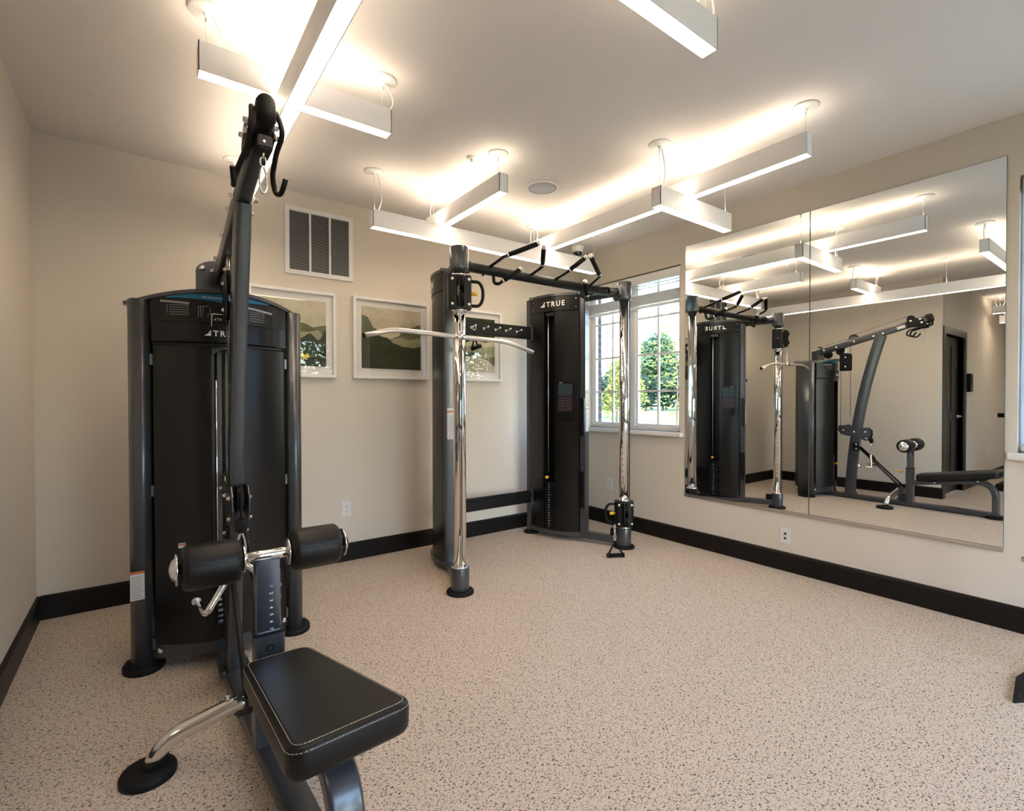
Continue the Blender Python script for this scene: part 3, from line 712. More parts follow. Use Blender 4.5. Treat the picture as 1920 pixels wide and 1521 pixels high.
# stickers
q = MB(); q.box((-.046, 2.7855, .345), (.006, 2.7865, .470)); st = q.build('warning_label', M_stick, R)
q = MB(); q.box((-.046, 2.7845, .462), (.006, 2.7855, .474)); q.build('label_header', M_orange, st)
q = MB()
for k in range(11): q.box((-.042, 2.7848, .352+.0095*k), (.001-.004*(k % 3), 2.7855, .355+.0095*k))
q.build('label_text', M_greyp, st)
q = MB(); q.box((.130, arc_y(.15, 2.80, 2.668)-.004, .568), (.180, arc_y(.15, 2.80, 2.668)-.001, .590)); st = q.build('warning_label', M_stick, R)
q = MB(); q.box((.132, arc_y(.15, 2.80, 2.668)-.005, .580), (.178, arc_y(.15, 2.80, 2.668)-.003, .588)); q.build('label_header', M_orange, st)

# main column, boom
colp = bez((AX(2.5)-.003, 2.505, .060), (.322, 2.46, .80), (.322, 2.39, 1.30), (.324, 2.185, 2.00), 16)
q = MB(); q.sweep(colp, rrect(.054, .112, .014), (1, 0, 0)); q.build('main_column', M_frame, R)
q = MB(); q.box((.262, 2.44, .052), (.382, 2.57, .062)); 
for a in ((.275, 2.452), (.369, 2.452), (.275, 2.558), (.369, 2.558)): bolt(q, (*a, .062), (0, 0, 1), .008, .012)
q.build('column_foot_plate', M_frame, R)
B0, B1 = V((.320, 2.895, 1.835)), V((.322, 1.745, 2.140)); bd = (B1-B0).normalized(); bn_ = V((0, -bd.z, bd.y)); bn_ = V((0, bd.z, -bd.y))*-1 if bd.y < 0 else bn_
bn_ = V((0, -bd.z, bd.y)); 
if bn_.z < 0: bn_ = -bn_
q = MB(); q.sweep([B0, B1], rrect(.056, .082, .016), (1, 0, 0)); bm_ = q.build('boom', M_frame, R)
q = MB(); 
q.rings([[B1+bd*dd+V((1, 0, 0))*a*k_+bn_*b_*k2 for a, b_ in rrect(.054, .100, .026, 6)] for dd, k_, k2 in ((-.012, 1.02, 1.02), (.020, 1.05, 1.04), (.034, .98, .98), (.044, .82, .88), (.051, .50, .65), (.053, .2, .3))]); q.build('end_cap', M_rub, bm_)
q = MB()
for s in (-1, 1):
    pl = [(-.115, -.030), (-.115, .020), (-.065, .062), (-.035, .062), (.02, .030), (.055, .01), (.055, -.05), (.01, -.060)]
    q.prism(pl, B1+V((s*.030-(.002 if s < 0 else -.0), 0, 0))-bd*.09, bd, bn_, V((s*.005, 0, 0)))
q.build('pulley_plate', M_blackm, bm_)
q = MB(); pc = B1-bd*.145+bn_*.055
q.lathe([(.040, -.010), (.030, 0), (.040, .010)], pc, (1, 0, 0), 20); q.lathe([(.040, -.010), (.030, 0), (.040, .010)], B1-bd*.06-bn_*.012, (1, 0, 0), 20); q.build('pulley', M_rub, bm_)
q = MB()
for p_ in (B1-bd*.145+bn_*.025, B1-bd*.06+bn_*.015, B1-bd*.055-bn_*.028, V((.322, 2.16, 2.013)), V((.322, 2.255, 1.99)), V((.322, 2.46, 1.945)), V((.322, 2.66, 1.890)), V((.322, 2.80, 1.86))):
    for s in (-1, 1): bolt(q, V((.322+s*.034, p_.y, p_.z)) if p_.y > 2 else V((.322+s*.037, p_.y, p_.z)), (s, 0, 0), .010, .016)
q.build('bolt', M_bolt, bm_)
q = MB(); q.box((.2905, 1.90, 2.062), (.2925, 2.03, 2.092), M=Matrix.Translation(V((0, 0, 0)))); 
q = MB(); q.prism([(-.065, -.016), (.065, -.016), (.065, .018), (-.065, .018)], V((.3505, 1.96, 2.073)), bd, bn_, (.001, 0, 0)); q.build('warning_label', M_stick, bm_)
# pulleys along the boom
q = MB(); q.lathe([(.055, -.010), (.044, 0), (.055, .010)], (.322, 2.475, 1.985), (1, 0, 0), 24)
for yy, zz in ((2.62, 1.862), (2.76, 1.825)): q.lathe([(.050, -.010), (.040, 0), (.050, .010)], (.322, yy, zz-.02), (1, 0, 0), 24)
q.build('pulley', M_rub, bm_)
q = MB()
for s in (-1, 1): q.prism([(-.055, 0), (.055, 0), (.045, .035), (.02, .055), (-.02, .055), (-.045, .035)], (.322+s*.013, 2.475, 1.965), bd, bn_, (s*.004, 0, 0))
q.build('pulley_bracket', M_frame, bm_)
q = MB(); q.tube([V((.322, 2.52, 2.022)), B1-bd*.15+bn_*.095], .0028, 6)
q.tube([V((.322, 2.80, 1.925)), V((.322, 2.52, 1.99))], .0028, 6); q.tube([B1-bd*.15+bn_*.095, B1-bd*.03-bn_*.02, V((.322, 1.775, 2.03))], .0028, 6); q.build('cable', M_cable, R)
# rear upright bracket under the boom
q = MB(); q.prism([(-.105, 0), (.105, 0), (.105, .15)]+[(.105*math.cos(PI*k/12)*1.0, .15+.058*math.sin(PI*k/12)) for k in range(1, 12)]+[(-.105, .15)], (.322, 2.845, 1.715), (1, 0, 0), (0, 0, 1), (0, .012, 0)); ub = q.build('upright_bracket', M_frame, R)
q = MB(); q.box((.247, 2.857, 1.70), (.397, 2.93, 1.86), .006); q.box((.215, 2.842, 1.772), (.429, 2.846, 1.776)); q.build('upright_post', M_frame, ub)
q = MB()
for xx in (.243, .401): bolt(q, (xx, 2.845, 1.878), (0, -1, 0), .011, .012)
q.build('bolt', M_bolt, ub)
# hanging double pulley block and its cables
q = MB()
for s in (-1, 1): q.prism([(a, b_) for a, b_ in rrect(.125, .215, .018)], (.322+s*.016, 2.560, 1.697), (0, 1, 0), (0, 0, 1), (s*.004, 0, 0))
pb = q.build('pulley_block', M_blackm, R)
q = MB()
for zz in (1.757, 1.640): q.lathe([(.050, -.009), (.040, 0), (.050, .009)], (.322, 2.56, zz), (1, 0, 0), 24)
q.build('pulley', M_rub, pb)
q = MB()
for zz in (1.757, 1.640):
    for s in (-1, 1): bolt(q, (.322+s*.020, 2.56, zz), (s, 0, 0), .009, .012)
q.build('bolt', M_bolt, pb)
q = MB(); q.cyl((.322, 2.56, 1.80), (.322, 2.56, 1.89), .012, 12); q.lathe([(.018, 0), (.026, .012), (.014, .025)], (.322, 2.56, 1.81), seg=14); q.build('swivel', M_steel, pb)
q = MB()
for yy, z1_, z0_ in ((2.612, 1.86, .87), (2.508, 1.97, .97)): q.cyl((.322, yy, z0_), (.322, yy, z1_), .003, 6)
q.build('cable', M_cable, R)
q = MB(); q.cyl((.322, 2.505, .93), (.322, 2.505, 1.01), .008, 10); q.build('cable_end', M_steel, R)
# low pulley arm
q = MB()
for s in (-1, 1):
    pl = [(2.625, .905), (2.635, .85), (2.60, .795), (2.52, .775), (2.44, .785), (2.36, .735), (2.31, .725), (2.275, .79), (2.275, .85), (2.31, .885), (2.38, .885), (2.47, .875), (2.50, .905), (2.53, .92), (2.55, .905)]
    q.prism(pl, (.322+s*.0285-(.0 if s > 0 else 0), 0, 0), (0, 1, 0), (0, 0, 1), (s*.004, 0, 0))
la = q.build('low_pulley_arm', M_frame, R)
q = MB()
for yy, zz in ((2.575, .845), (2.335, .830)): q.lathe([(.056, -.012), (.044, 0), (.056, .012)], (.322, yy, zz), (1, 0, 0), 24)
q.build('pulley', M_rub, la)
q = MB()
for yy, zz in ((2.575, .845), (2.335, .835), (2.325, .752), (2.455, .83)):
    for s in (-1, 1): bolt(q, (.322+s*.032, yy, zz), (s, 0, 0), .009, .014)
q.build('bolt', M_bolt, la)
q = MB(); q.tube(bez((.322, 2.292, .865), (.322, 2.262, .86), (.322, 2.27, .80), (.322, 2.28, .755), 8), .004, 8); q.lathe([(.010, 0), (.022, .008), (.024, .035), (.018, .055), (.012, .06)], (.322, 2.28, .700), seg=16); q.build('cable_stop', M_rub, la)
# lower bracket and the two slanting rods
q = MB(); q.box((.285, 2.405, .595), (.359, 2.475, .700), .004); 
br = q.build('rod_bracket', M_blackm, R)
q = MB()
for zz in (.622, .675):
    for s in (-1, 1): bolt(q, (.322+s*.037, 2.43, zz), (s, 0, 0), .009, .012)
q.build('bolt', M_bolt, br)
for s in (-1, 1):
    q = MB(); q.tube(fillet([(.322+s*.030, 2.415, .655), (.340+s*.052, 1.985, .235), (.342+s*.050, 1.955, .19)], .03, 4), .0105, 12); q.build('slanting_rod', M_blackm, R)
# floor rail
rail = [(AX(2.82)-.0, 2.79, .034), (AX(1.9), 1.9, .034), (AX(1.17), 1.17, .034)]
q = MB(); q.sweep(rail, rrect(.088, .050, .010), (1, 0, 0)); q.build('floor_rail', M_frame, R)
# roller pad post
px_ = AX(1.89)-.004
q = MB(); q.sweep([(px_+.004, 1.888, .055), (px_+.004, 1.888, .448)], rrect(.096, .064, .010), (1, 0, 0)); pst = q.build('pad_post_sleeve', M_frame, R)
q = MB(); q.lathe([(.013, 0), (.013, .003), (.008, .003), (.008, .0)], (px_+.004, 1.8565, .395), (0, -1, 0), 18); q.build('adjustment_hole', M_blackm, pst)
q = MB(); q.sweep([(px_+.004, 1.888, .40), (px_+.004, 1.888, .452)], rrect(.104, .072, .012), (1, 0, 0)); 
q = MB(); q.prism(rrect(.100, .068, .010), (px_+.004, 1.888, .438), (1, 0, 0), (0, 1, 0), (0, 0, .010)); q.build('sleeve_collar', M_rub, pst)
q = MB(); q.cyl((px_+.004, 1.92, .395), (px_+.004, 1.975, .395), .008, 10); q.build('pin', M_steel, pst)
q = MB(); q.lathe([(.010, 0), (.016, .006), (.016, .028), (.012, .034)], (px_+.004, 1.965, .395), (0, 1, 0), 16); q.build('pull_knob', M_yel, pst)
q = MB(); q.sweep([(px_, 1.888, .44), (px_, 1.888, .690)], rrect(.080, .050, .006), (1, 0, 0)); po = q.build('pad_post', M_dsteel, R)
q = MB()
for k in range(7): q.text(str(k+1), .015, (px_+.004, 1.8622, .602-.0245*k), (0, 0, -1), (1, 0, 0), .0006, 0, 'CENTER', .0002)
q.build('stamped_numbers', M_letter, po)
# roller assembly
ra = (px_+.004, 1.888, .705)
q = MB(); q.cyl((.085, 1.888, .705), (.602, 1.888, .705), .0185, 24); ro = q.build('roller_tube', M_chr, R)
q = MB()
for xx in (.272, .412): q.lathe([(.001, -.004), (.044, -.004), (.046, -.002), (.046, .002), (.044, .004), (.001, .004)], (xx, 1.888, .705), (1, 0, 0), 32)
for xx, s in ((.088, -1), (.600, 1)): q.lathe([(.050, 0), (.050, .006), (.036, .008), (.030, .016), (.015, .022), (.001, .024)], (xx, 1.888, .705), (s, 0, 0), 32)
q.build('flange', M_chr, ro)
for x0, x1 in ((.097, .264), (.420, .588)):
    q = MB(); q.lathe([(.020, .0), (.050, .001), (.064, .004), (.071, .012), (.073, .022), (.073, x1-x0-.022), (.071, x1-x0-.012), (.064, x1-x0-.004), (.050, x1-x0-.001), (.020, x1-x0)], (x0, 1.888, .705), (1, 0, 0), 40); pd = q.build('roller_pad', M_vin, R)
    q = MB(); q.tube([(x0+.008, 1.888-.0655, .705+.018), (x0+.02, 1.888-.0708, .705+.018), (x1-.02, 1.888-.0708, .705+.018), (x1-.008, 1.888-.0655, .705+.018)], .0012, 6); q.build('seam', M_blackm, pd)
# seat: tapered cushion, tilted up towards the back
def seatz(y): return .395+.17*(1.78-y)
outline = [(.262, 1.795), (.445, 1.808), (.468, 1.790), (.522, 1.150), (.505, 1.105), (.262, 1.098), (.238, 1.130), (.243, 1.30)]
def roundpoly(pts, r, n=6):
    out = []; m_ = len(pts)
    for i in range(m_):
        a, b_, c = V((*pts[i-1], 0)), V((*pts[i], 0)), V((*pts[(i+1) % m_], 0)); rr = min(r, (a-b_).length*.45, (c-b_).length*.45)
        p, q_ = b_+(a-b_).normalized()*rr, b_+(c-b_).normalized()*rr
        for k in range(n+1): t = k/n; w_ = p*(1-t)**2+b_*2*t*(1-t)+q_*t*t; out.append((w_.x, w_.y))
    return out
base = roundpoly([(.252, 1.812), (.462, 1.818), (.534, 1.118), (.236, 1.092)], .052, 8)
ccx = sum(p[0] for p in base)/len(base); ccy = sum(p[1] for p in base)/len(base)
def inset(poly, d):
    out = []; n_ = len(poly)
    for i in range(n_):
        a, b_, c = V((*poly[i-1], 0)), V((*poly[i], 0)), V((*poly[(i+1) % n_], 0)); t = (c-a).normalized(); nn = V((-t.y, t.x, 0))
        if nn.dot(V((ccx, ccy, 0))-b_) < 0: nn = -nn
        w_ = b_+nn*d; out.append((w_.x, w_.y))
    return out
tn = V((0, 0, 1))
def ring_at(ins, dz): return [V((x, y, seatz(y)+dz)) for x, y in inset(base, ins)]
q = MB(); q.rings([ring_at(.030, -.078), ring_at(.008, -.076), ring_at(.001, -.066), ring_at(0, -.05), ring_at(0, -.018), ring_at(.002, -.010), ring_at(.006, -.004), ring_at(.012, -.0045), ring_at(.014, -.001), ring_at(.020, .0005)]); se = q.build('seat', M_vin, R)
for ins, dz in ((.0145, .0002), (.0012, -.0125)):
    q = MB(); rg_ = ring_at(ins, dz)
    n_ = len(rg_); per = []
    for i in range(n_):
        a, b_ = rg_[i], rg_[(i+1) % n_]; seg_n = max(1, int((b_-a).length/.006))
        for k in range(seg_n): per.append(a.lerp(b_, k/seg_n))
    for i in range(len(per)):
        a, b_ = per[i], per[(i+1) % len(per)]; q.tube([a, a.lerp(b_, .68)], .00085, 4)
    q.build('stitching', M_stitch, se)
q = MB(); q.sweep([(.345, 1.70, seatz(1.70)-.088), (.375, 1.22, seatz(1.22)-.088)], [(-.09, -.006), (.09, -.006), (.09, .006), (-.09, .006)], (1, 0, 0)); q.build('seat_plate', M_blackm, R)
# seat beam: from the post back and curving down to the rear foot
sb = [V((AX(1.86), 1.86, .280)), V((AX(1.6), 1.60, .322)), V((AX(1.4), 1.42, .352))]+bez((AX(1.35), 1.36, .358), (AX(1.25), 1.24, .372), (AX(1.16), 1.165, .33), (AX(1.16), 1.163, .20), 10)+[V((AX(1.16), 1.163, .012))]
q = MB(); q.sweep(sb, rrect(.082, .055, .014), (1, 0, 0)); q.build('seat_beam', M_frame, R)
q = MB()
for yy in (1.66, 1.30):
    for s in (-1, 1): bolt(q, (AX(yy)+s*.042, yy, seatz(yy)-.105), (s, 0, 0), .009, .012)
q.build('bolt', M_bolt, R)
foot_pad(R, (AX(1.16), 1.165), .085)
# front stabiliser feet (chrome), both sides
cxs = .351
for s in (-1, 1):
    pth = fillet([(cxs+s*.045, 1.975, .178), (cxs+s*.10, 1.98, .172), (cxs+s*.290, 2.014, .112), (cxs+s*.342, 2.026, .02)], .075, 8)
    q = MB(); q.tube(pth, .028, 20); sf = q.build('stabiliser_leg', M_satin, R)
    q = MB(); q.lathe([(1, 0), (1, .016), (.95, .024), (.75, .027), (.001, .028)], (cxs+s*.342, 2.028, 0), seg=36, sx=.080, sy=.080); q.build('rubber_foot', M_rub, sf)
    q = MB(); q.cyl((cxs+s*.115, 1.983, .135), (cxs+s*.115, 1.983, .213), .007, 8); q.lathe([(.012, 0), (.012, .006)], (cxs+s*.115, 1.983, .195), seg=6); q.lathe([(.012, 0), (.012, .006)], (cxs+s*.115, 1.983, .140), seg=6); q.build('bolt', M_bolt, sf)
q = MB(); q.box((cxs-.10, 1.955, .132), (cxs+.10, 2.003, .206), .008); q.box((cxs-.045, 1.93, .058), (cxs+.045, 1.99, .15), .004); q.build('stabiliser_socket', M_frame, R)

# handles hanging on the lat machine
def tri_bar():
    r = thing('row_handle', 'chrome V-shaped row handle hanging behind the roller pads', 'handle', (.322, 2.28, .56))
    q = MB()
    for s in (-1, 1): q.tube(fillet([(.322, 2.278, .575), (.322+s*.035, 2.275, .555), (.322+s*.128, 2.235, .415), (.322+s*.150, 2.36, .430)], .022, 6), .0125, 16)
    q.build('bar', M_chr, r)
    q = MB()
    for s in (-1, 1): q.lathe([(.016, 0), (.017, .004), (.017, .010), (.010, .013), (.001, .014)], (.322+s*.150, 2.358, .430), (0, 1, .05), 16)
    q.build('end_cap', M_steel, r)
    q = MB(); q.tube([V((.322, 2.278, .590))+V((0, math.cos(2*PI*k/12), math.sin(2*PI*k/12)))*.012 for k in range(12)], .004, 8, closed=True); q.build('ring', M_chr, r)
tri_bar()
r = thing('carabiner', 'steel snap hook on the low cable above the V handle', 'carabiner', (.322, 2.28, .70))
q = MB(); q.tube(carabiner(None, (.322, 2.28, .700), .105, (1, 0, 0), .020), .0042, 8, closed=True); q.build('body', M_bolt, r)
r = thing('carabiner', 'steel snap hook and chain link hanging from the boom tip of the lat machine', 'carabiner', (.322, 1.775, 2.04))
q = MB(); q.tube(carabiner(None, (.322, 1.775, 1.990), .085, (1, .3, 0), .015), .0038, 8, closed=True); q.build('body', M_bolt, r)
q = MB(); chain(q, (.322, 1.775, 2.045), 2); q.build('chain_link', M_bolt, r)
# bar holder hooks on each side of the boom tip
HOOK = [(.036, 1.755, 2.160), (.040, 1.725, 2.125), (.045, 1.705, 2.075), (.042, 1.79, 2.050), (.054, 1.915, 2.020), (.066, 1.925, 1.965), (.072, 1.86, 1.945), (.080, 1.830, 1.990)]
for s in (-1, 1):
    q = MB(); o_ = B1-bd*.06
    q.tube(fillet([V((.322+s*x_, y_, z_)) for x_, y_, z_ in HOOK], .030, 6), .0085, 12); q.build('bar_hook', M_rub, R)
q = MB(); q.box((.300, 1.735, 2.035), (.344, 1.815, 2.075), .004, M=None); bolt(q, (.318, 1.735, 2.052), (0, -1, 0), .0045, .005, mi=1); q.build('cable_guide', [M_blackm, M_bolt], R)

# ------------------------------------------------------------------ dual cable machine
C = thing('cable_machine', 'dual cable machine with chrome posts and pull-up bar in the far corner', 'exercise machine', (2.44, 3.1, 0))
def arm(side):
    if side > 0: O, U, Vv = V((3.240, 2.800, 0)), V((-.354, .935, 0)), V((.935, .354, 0))
    else: O, U, Vv = V((1.636, 2.770, 0)), V((.354, .935, 0)), V((-.935, .354, 0))
    Z = V((0, 0, 1))
    P = lambda s, t, z: O+U*s+Vv*t+Z*z
    def loc_box(q, s0, s1, t0, t1, z0, z1, bev=0, mi=0):
        M = Matrix(((U.x, Vv.x, 0, O.x), (U.y, Vv.y, 0, O.y), (0, 0, 1, 0), (0, 0, 0, 1))); q.box((s0, t0, z0), (s1, t1, z1), bev, M=M, mi=mi)
    # post: base cup, chrome tube, top cup
    q = MB(); q.lathe([(.057, .02), (.059, .03), (.059, .160), (.057, .165), (.044, .166)], O, seg=32); cup = q.build('base_cup', M_frame, C)
    q = MB(); q.lathe([(.088, 0), (.088, .014), (.080, .022), (.055, .024)], O, seg=36); q.build('rubber_foot', M_rub, cup)
    q = MB(); q.lathe([(.055, .166), (.055, .172), (.042, .173)], O, seg=32); q.build('collar', M_chr, cup)
    q = MB(); q.cyl(O+Z*.16, O+Z*2.09, .040, 32); ps = q.build('chrome_post', M_chr, C)
    q = MB()
    for k in range(36): q.lathe([(.0045, 0), (.0045, .0012)], P(0, -.0397, .30+.049*k), -Vv, 8)
    q.build('adjustment_hole', M_slot, ps)
    q = MB(); q.lathe([(.044, 2.062), (.058, 2.063), (.060, 2.072), (.060, 2.205), (.056, 2.210), (.001, 2.210)], O, seg=32); q.build('top_cup', M_frame, C)
    # top arm
    q = MB(); q.tube([P(.03, 0, 2.135), P(.37, 0, 2.120)], .034, 18); q.build('top_arm', M_frame, C)
    # legs
    for s0, s1, nm in ((.335, .385, 'front_leg'), (.875, .925, 'rear_leg')):
        q = MB(); loc_box(q, s0, s1, -.045, .045, .03, 2.155, .008); q.build(nm, M_frame, C)
    q = MB(); q.lathe([(.070, 0), (.070, .012), (.062, .020), (.02, .022)], P(.90, 0, 0), seg=28); q.build('rubber_foot', M_rub, C)
    q = MB(); q.sweep([P(.03, 0, .058), P(.92, 0, .058)], rrect(.075, .060, .010), Vv); q.build('base_rail', M_frame, C)
    def bul(s, amp=.060): return -(.040+amp*(1-((s-.63)/.245)**2))
    def strip(q, s0, s1, z0, z1, sg, amp, th=.008, n=12):
        pl = [(s0+(s1-s0)*k/n, sg*-bul(s0+(s1-s0)*k/n, amp)) for k in range(n+1)]; pl += [(a, b_-sg*th) for a, b_ in pl[::-1]]
        q.prism(pl, O+Z*z0, U, Vv, Z*(z1-z0))
    # curved base lip
    for sg in (-1, 1):
        q = MB(); strip(q, .385, .875, .045, .078, sg, .075, .02); q.build('base_lip', M_frame, C)
        q = MB(); strip(q, .390, .872, 2.020, 2.150, sg, .060); hd = q.build('header', M_dark, C)
        q = MB(); strip(q, .385, .878, 2.150, 2.172, sg, .068, .11); q.build('top_lip', M_frame, C)
        # lettering
        q = MB()
        if sg < 0: o = P(.745 if side > 0 else .745, -.1025, 2.066); ex = -U if side > 0 else -U
        else: o = P(.52, .1025, 2.066); ex = U
        if (side > 0) == (sg < 0): ex = -U; o = P(.745, sg*.1035, 2.060)
        else: ex = U; o = P(.520, sg*.1035, 2.060)
        logo(q, o, ex, Z, .046); q.build('lettering', M_letter, hd)
        q = MB()
        for ss in (.415, .845):
            for zz in (2.05, 2.12): q.lathe([(.004, 0), (.004, .002)], P(ss, sg*-bul(ss), zz), Vv*sg, 8)
        q.build('screw', M_steel, hd)
    # shroud panels: inner side with weight window, outer side plain
    q = MB(); strip(q, .392, .605, .080, 2.015, -1, .055); q.build('shroud_panel', M_dark, C)
    q = MB(); strip(q, .712, .870, .080, 2.015, -1, .055); q.build('shroud_panel', M_dark, C)
    q = MB(); strip(q, .392, .870, .080, 2.015, 1, .055); q.build('shroud_panel', M_dark, C)
    q = MB(); loc_box(q, .600, .606, -.095, -.02, .08, 2.01); loc_box(q, .711, .717, -.095, -.02, .08, 2.01); loc_box(q, .60, .717, .01, .015, .08, 2.01); q.build('window_recess', M_blackm, C)
    q = MB(); q.cyl(P(.685, -.06, .58), P(.685, -.06, 1.98), .0045, 8); q.build('guide_rod', M_steel, C)
    q = MB(); loc_box(q, .625, .705, -.07, -.03, 1.985, 2.015); q.build('pulley_housing', M_frame, C)
    wpl = None
    for k in range(17):
        if wpl is None: q = MB(); loc_box(q, .612, .708, -.075, .0, .095, .115, .001); wpl = q.build('weight_plate', M_weight, C)
        else: dup(wpl, (0, 0, .0235*k), C)
    q = MB()
    for k in range(17): q.text(str(10*(17-k)), .011, P(.672, -.0758, .100+.0235*k), (-U if side > 0 else U) if True else U, Z, .0005, 0, 'CENTER', .0002)
    q.build('weight_numbers', M_letter, C)
    q = MB(); q.lathe([(.004, -.03), (.006, 0), (.014, .004), (.014, .020), (.010, .024)], P(.68, -.085, .545), -Vv, 16); q.build('selector_pin', M_yel, C)
    # cable guard on inner face of the front leg
    for z0, z1 in ((.92, 1.25), (.30, .62)):
        q = MB(); loc_box(q, .330, .372, -.080, -.046, z0, z1, .006); q.build('cable_guard', M_blackm, C)
    q = MB(); loc_box(q, .3335, .3345, -.030, .030, .96, 1.18); st = q.build('warning_label', M_stick, C)
    q = MB(); loc_box(q, .3325, .3337, -.030, .030, 1.150, 1.160); q.build('label_header', M_orange, st)
    q = MB()
    for k in range(12): loc_box(q, .3328, .3337, -.026, .024-.004*(k % 3), .970+.0135*k, .975+.0135*k)
    q.build('label_text', M_greyp, st)
    # top and bottom pulleys of the post
    q = MB(); q.lathe([(.045, -.009), (.036, 0), (.045, .009)], P(.07, 0, .105), Vv, 20); loc_box(q, .03, .115, -.016, .016, .06, .15, .004); q.build('base_pulley', M_blackm, C)
    q = MB()
    for dt in (-.006, .006): q.cyl(P(-.046, dt, .18), P(-.046, dt, 2.06), .0025, 6)
    q.build('post_cable', M_cable, C)
    return P, U, Vv, O
PL, UL, VL, OL = arm(-1); PR, UR, VR, OR_ = arm(1)
# exercise placard on inner faces
for P_, sd in ((PR, 1), (PL, -1)):
    U_ = UR if sd > 0 else UL; V_ = VR if sd > 0 else VL
    o = P_(.585, -.0975, 1.055); ex = -U_ ; t0 = -V_
    q = MB(); q.prism([(0, 0), (.150, 0), (.150, .345), (0, .345)], o, ex, (0, 0, 1), V_*-.0); 
    q = MB(); b0 = P_(.575, -.0955, 0); b1 = P_(.430, -.078, 0); ex = (b1-b0); w_ = ex.length; ex.normalize(); nn = (V_*-1).normalized()
    q.prism([(0, 1.045), (w_, 1.045), (w_, 1.395), (0, 1.395)], b0, ex, (0, 0, 1), nn*.002); pc = q.build('exercise_placard', M_placard, C)
    for (z0, z1, M_) in ((1.275, 1.375, mat('placard_teal', (.010, .030, .045), .5)), (1.135, 1.265, mat('placard_maroon', (.022, .008, .015), .5))):
        q = MB(); q.prism([(.006, z0), (w_-.006, z0), (w_-.006, z1), (.006, z1)], b0+nn*.0022, ex, (0, 0, 1), nn*.0006); q.build('printed_field', M_, pc)
    q = MB()
    for k in range(9):
        for j in range(5):
            xa = .012+j*(w_-.024)/5; z = 1.150+.025*k
            q.prism([(xa, z), (xa+.012+.008*((k*j) % 2), z), (xa+.012+.008*((k*j) % 2), z+.004), (xa, z+.004)], b0+nn*.003, ex, (0, 0, 1), nn*.0004)
    q.build('printed_lines', M_dimp, pc)
    q = MB()
    if sd > 0: q.text('TRUE', .011, b0+ex*.018+V((0, 0, 1.381))+nn*.0025, ex, (0, 0, 1), .0005, 0, 'LEFT', .0002, 1.2)
    else: q.text('TRUE', .011, b0+ex*(w_-.018)+V((0, 0, 1.381))+nn*.0025, -ex, (0, 0, 1), .0005, 0, 'LEFT', .0002, 1.2)
    q.build('lettering', M_letter, pc)
# rear cross beams
ya_, yb2 = PL(.9, 0, 0), PR(.9, 0, 0)
q = MB(); q.box((ya_.x+.02, 3.585, 1.790), (yb2.x-.02, 3.635, 1.905), .014); ub = q.build('upper_cross_beam', M_blackm, C)
q = MB(); q.box((ya_.x+.02, 3.585, .290), (yb2.x-.02, 3.635, .400), .014); q.build('lower_cross_beam', M_blackm, C)
for x in (2.23, 2.357, 2.48, 2.59, 2.71, 2.10):
    q = MB(); q.tube([(x, 3.586, 1.845), (x, 3.515, 1.852)], .006, 10); q.sphere((x, 3.512, 1.853), .0095); q.lathe([(.012, 0), (.012, .004)], (x, 3.586, 1.845), (0, -1, 0), 12); q.build('peg', M_chr, ub)
q = MB()
for P_ in (PL, PR):
    for z0 in (1.78, .28): pass
for x in (ya_.x+.035, yb2.x-.035):
    for z0, z1 in ((1.775, 1.920), (.275, .415)): q.box((x-.012, 3.575, z0), (x+.012, 3.645, z1), .003)
q.build('beam_bracket', M_frame, C)
# pull-up beam
by, bz = 2.895, 2.135
q = MB(); q.tube(fillet([(1.72, 2.865, 2.140), (1.80, by, bz), (3.07, by, bz), (3.13, 2.875, 2.140)], .05, 5), .034, 20); pbm = q.build('pull_up_beam', M_blackm, C)
q = MB(); q.tube([OL+V((.03, .02, 2.140)), (1.735, 2.868, 2.140)], .027, 16); q.tube([OR_+V((-.03, .02, 2.140)), (3.115, 2.88, 2.140)], .027, 16)
q.lathe([(.030, 0), (.030, .02)], (3.18, 2.835, 2.085), (1, 0, 0), 16); q.build('beam_stub', M_frame, C)
q = MB(); q.box((3.03, 2.90, 2.115), (3.10, 3.12, 2.165), .006); q.box((1.77, 2.90, 2.115), (1.84, 3.10, 2.165), .006); q.build('beam_bracket', M_blackm, C)
def grip(pts, k_split, tip_t=.018):
    """pts: root ... collar, tip"""
    pts = [V(p) for p in pts]; q = MB(); q.tube(fillet(pts[:-1]+[pts[-1]], .03, 6), .0115, 12); g = q.build('pull_up_grip', M_blackm, pbm)
    a, b_ = pts[-2], pts[-1]; d_ = (b_-a).normalized(); ln = (b_-a).length
    q = MB(); q.tube([a+d_*.020, b_-d_*.014], .0168, 14); 
    me = q.build('foam_sleeve', M_grip, pbm)
    q = MB(); q.lathe([(.0155, 0), (.0155, .012)], a+d_*.008, d_, 14); q.lathe([(.0165, 0), (.0165, .018), (.012, .022), (.001, .023)], b_-d_*.014, d_, 14); q.build('end_cap', M_chr, pbm)
mid = 2.430
for s in (-1, 1):
    X = lambda d_: mid+s*d_
    grip([(X(.487), by-.01, bz+.02), (X(.462), 2.745, 2.200), (X(.45), 2.735, 2.205), (X(.248), 2.635, 2.300)], 0)
    grip([(X(.119), by-.01, bz+.02), (X(.122), 2.760, 2.183), (X(.125), 2.742, 2.190), (X(.203), 2.635, 2.283)], 0)
    grip([(X(.445), by, bz-.02), (X(.445), by-.01, 2.050), (X(.43), 2.85, 2.040), (X(.415), 2.835, 2.055), (X(.308), 2.750, 2.143)], 0)
q = MB()
for x in (1.90, 2.96): q.cyl((x, by, bz-.03), (x, by, bz-.045), .008, 8)
q.build('bolt', M_blackm, pbm)
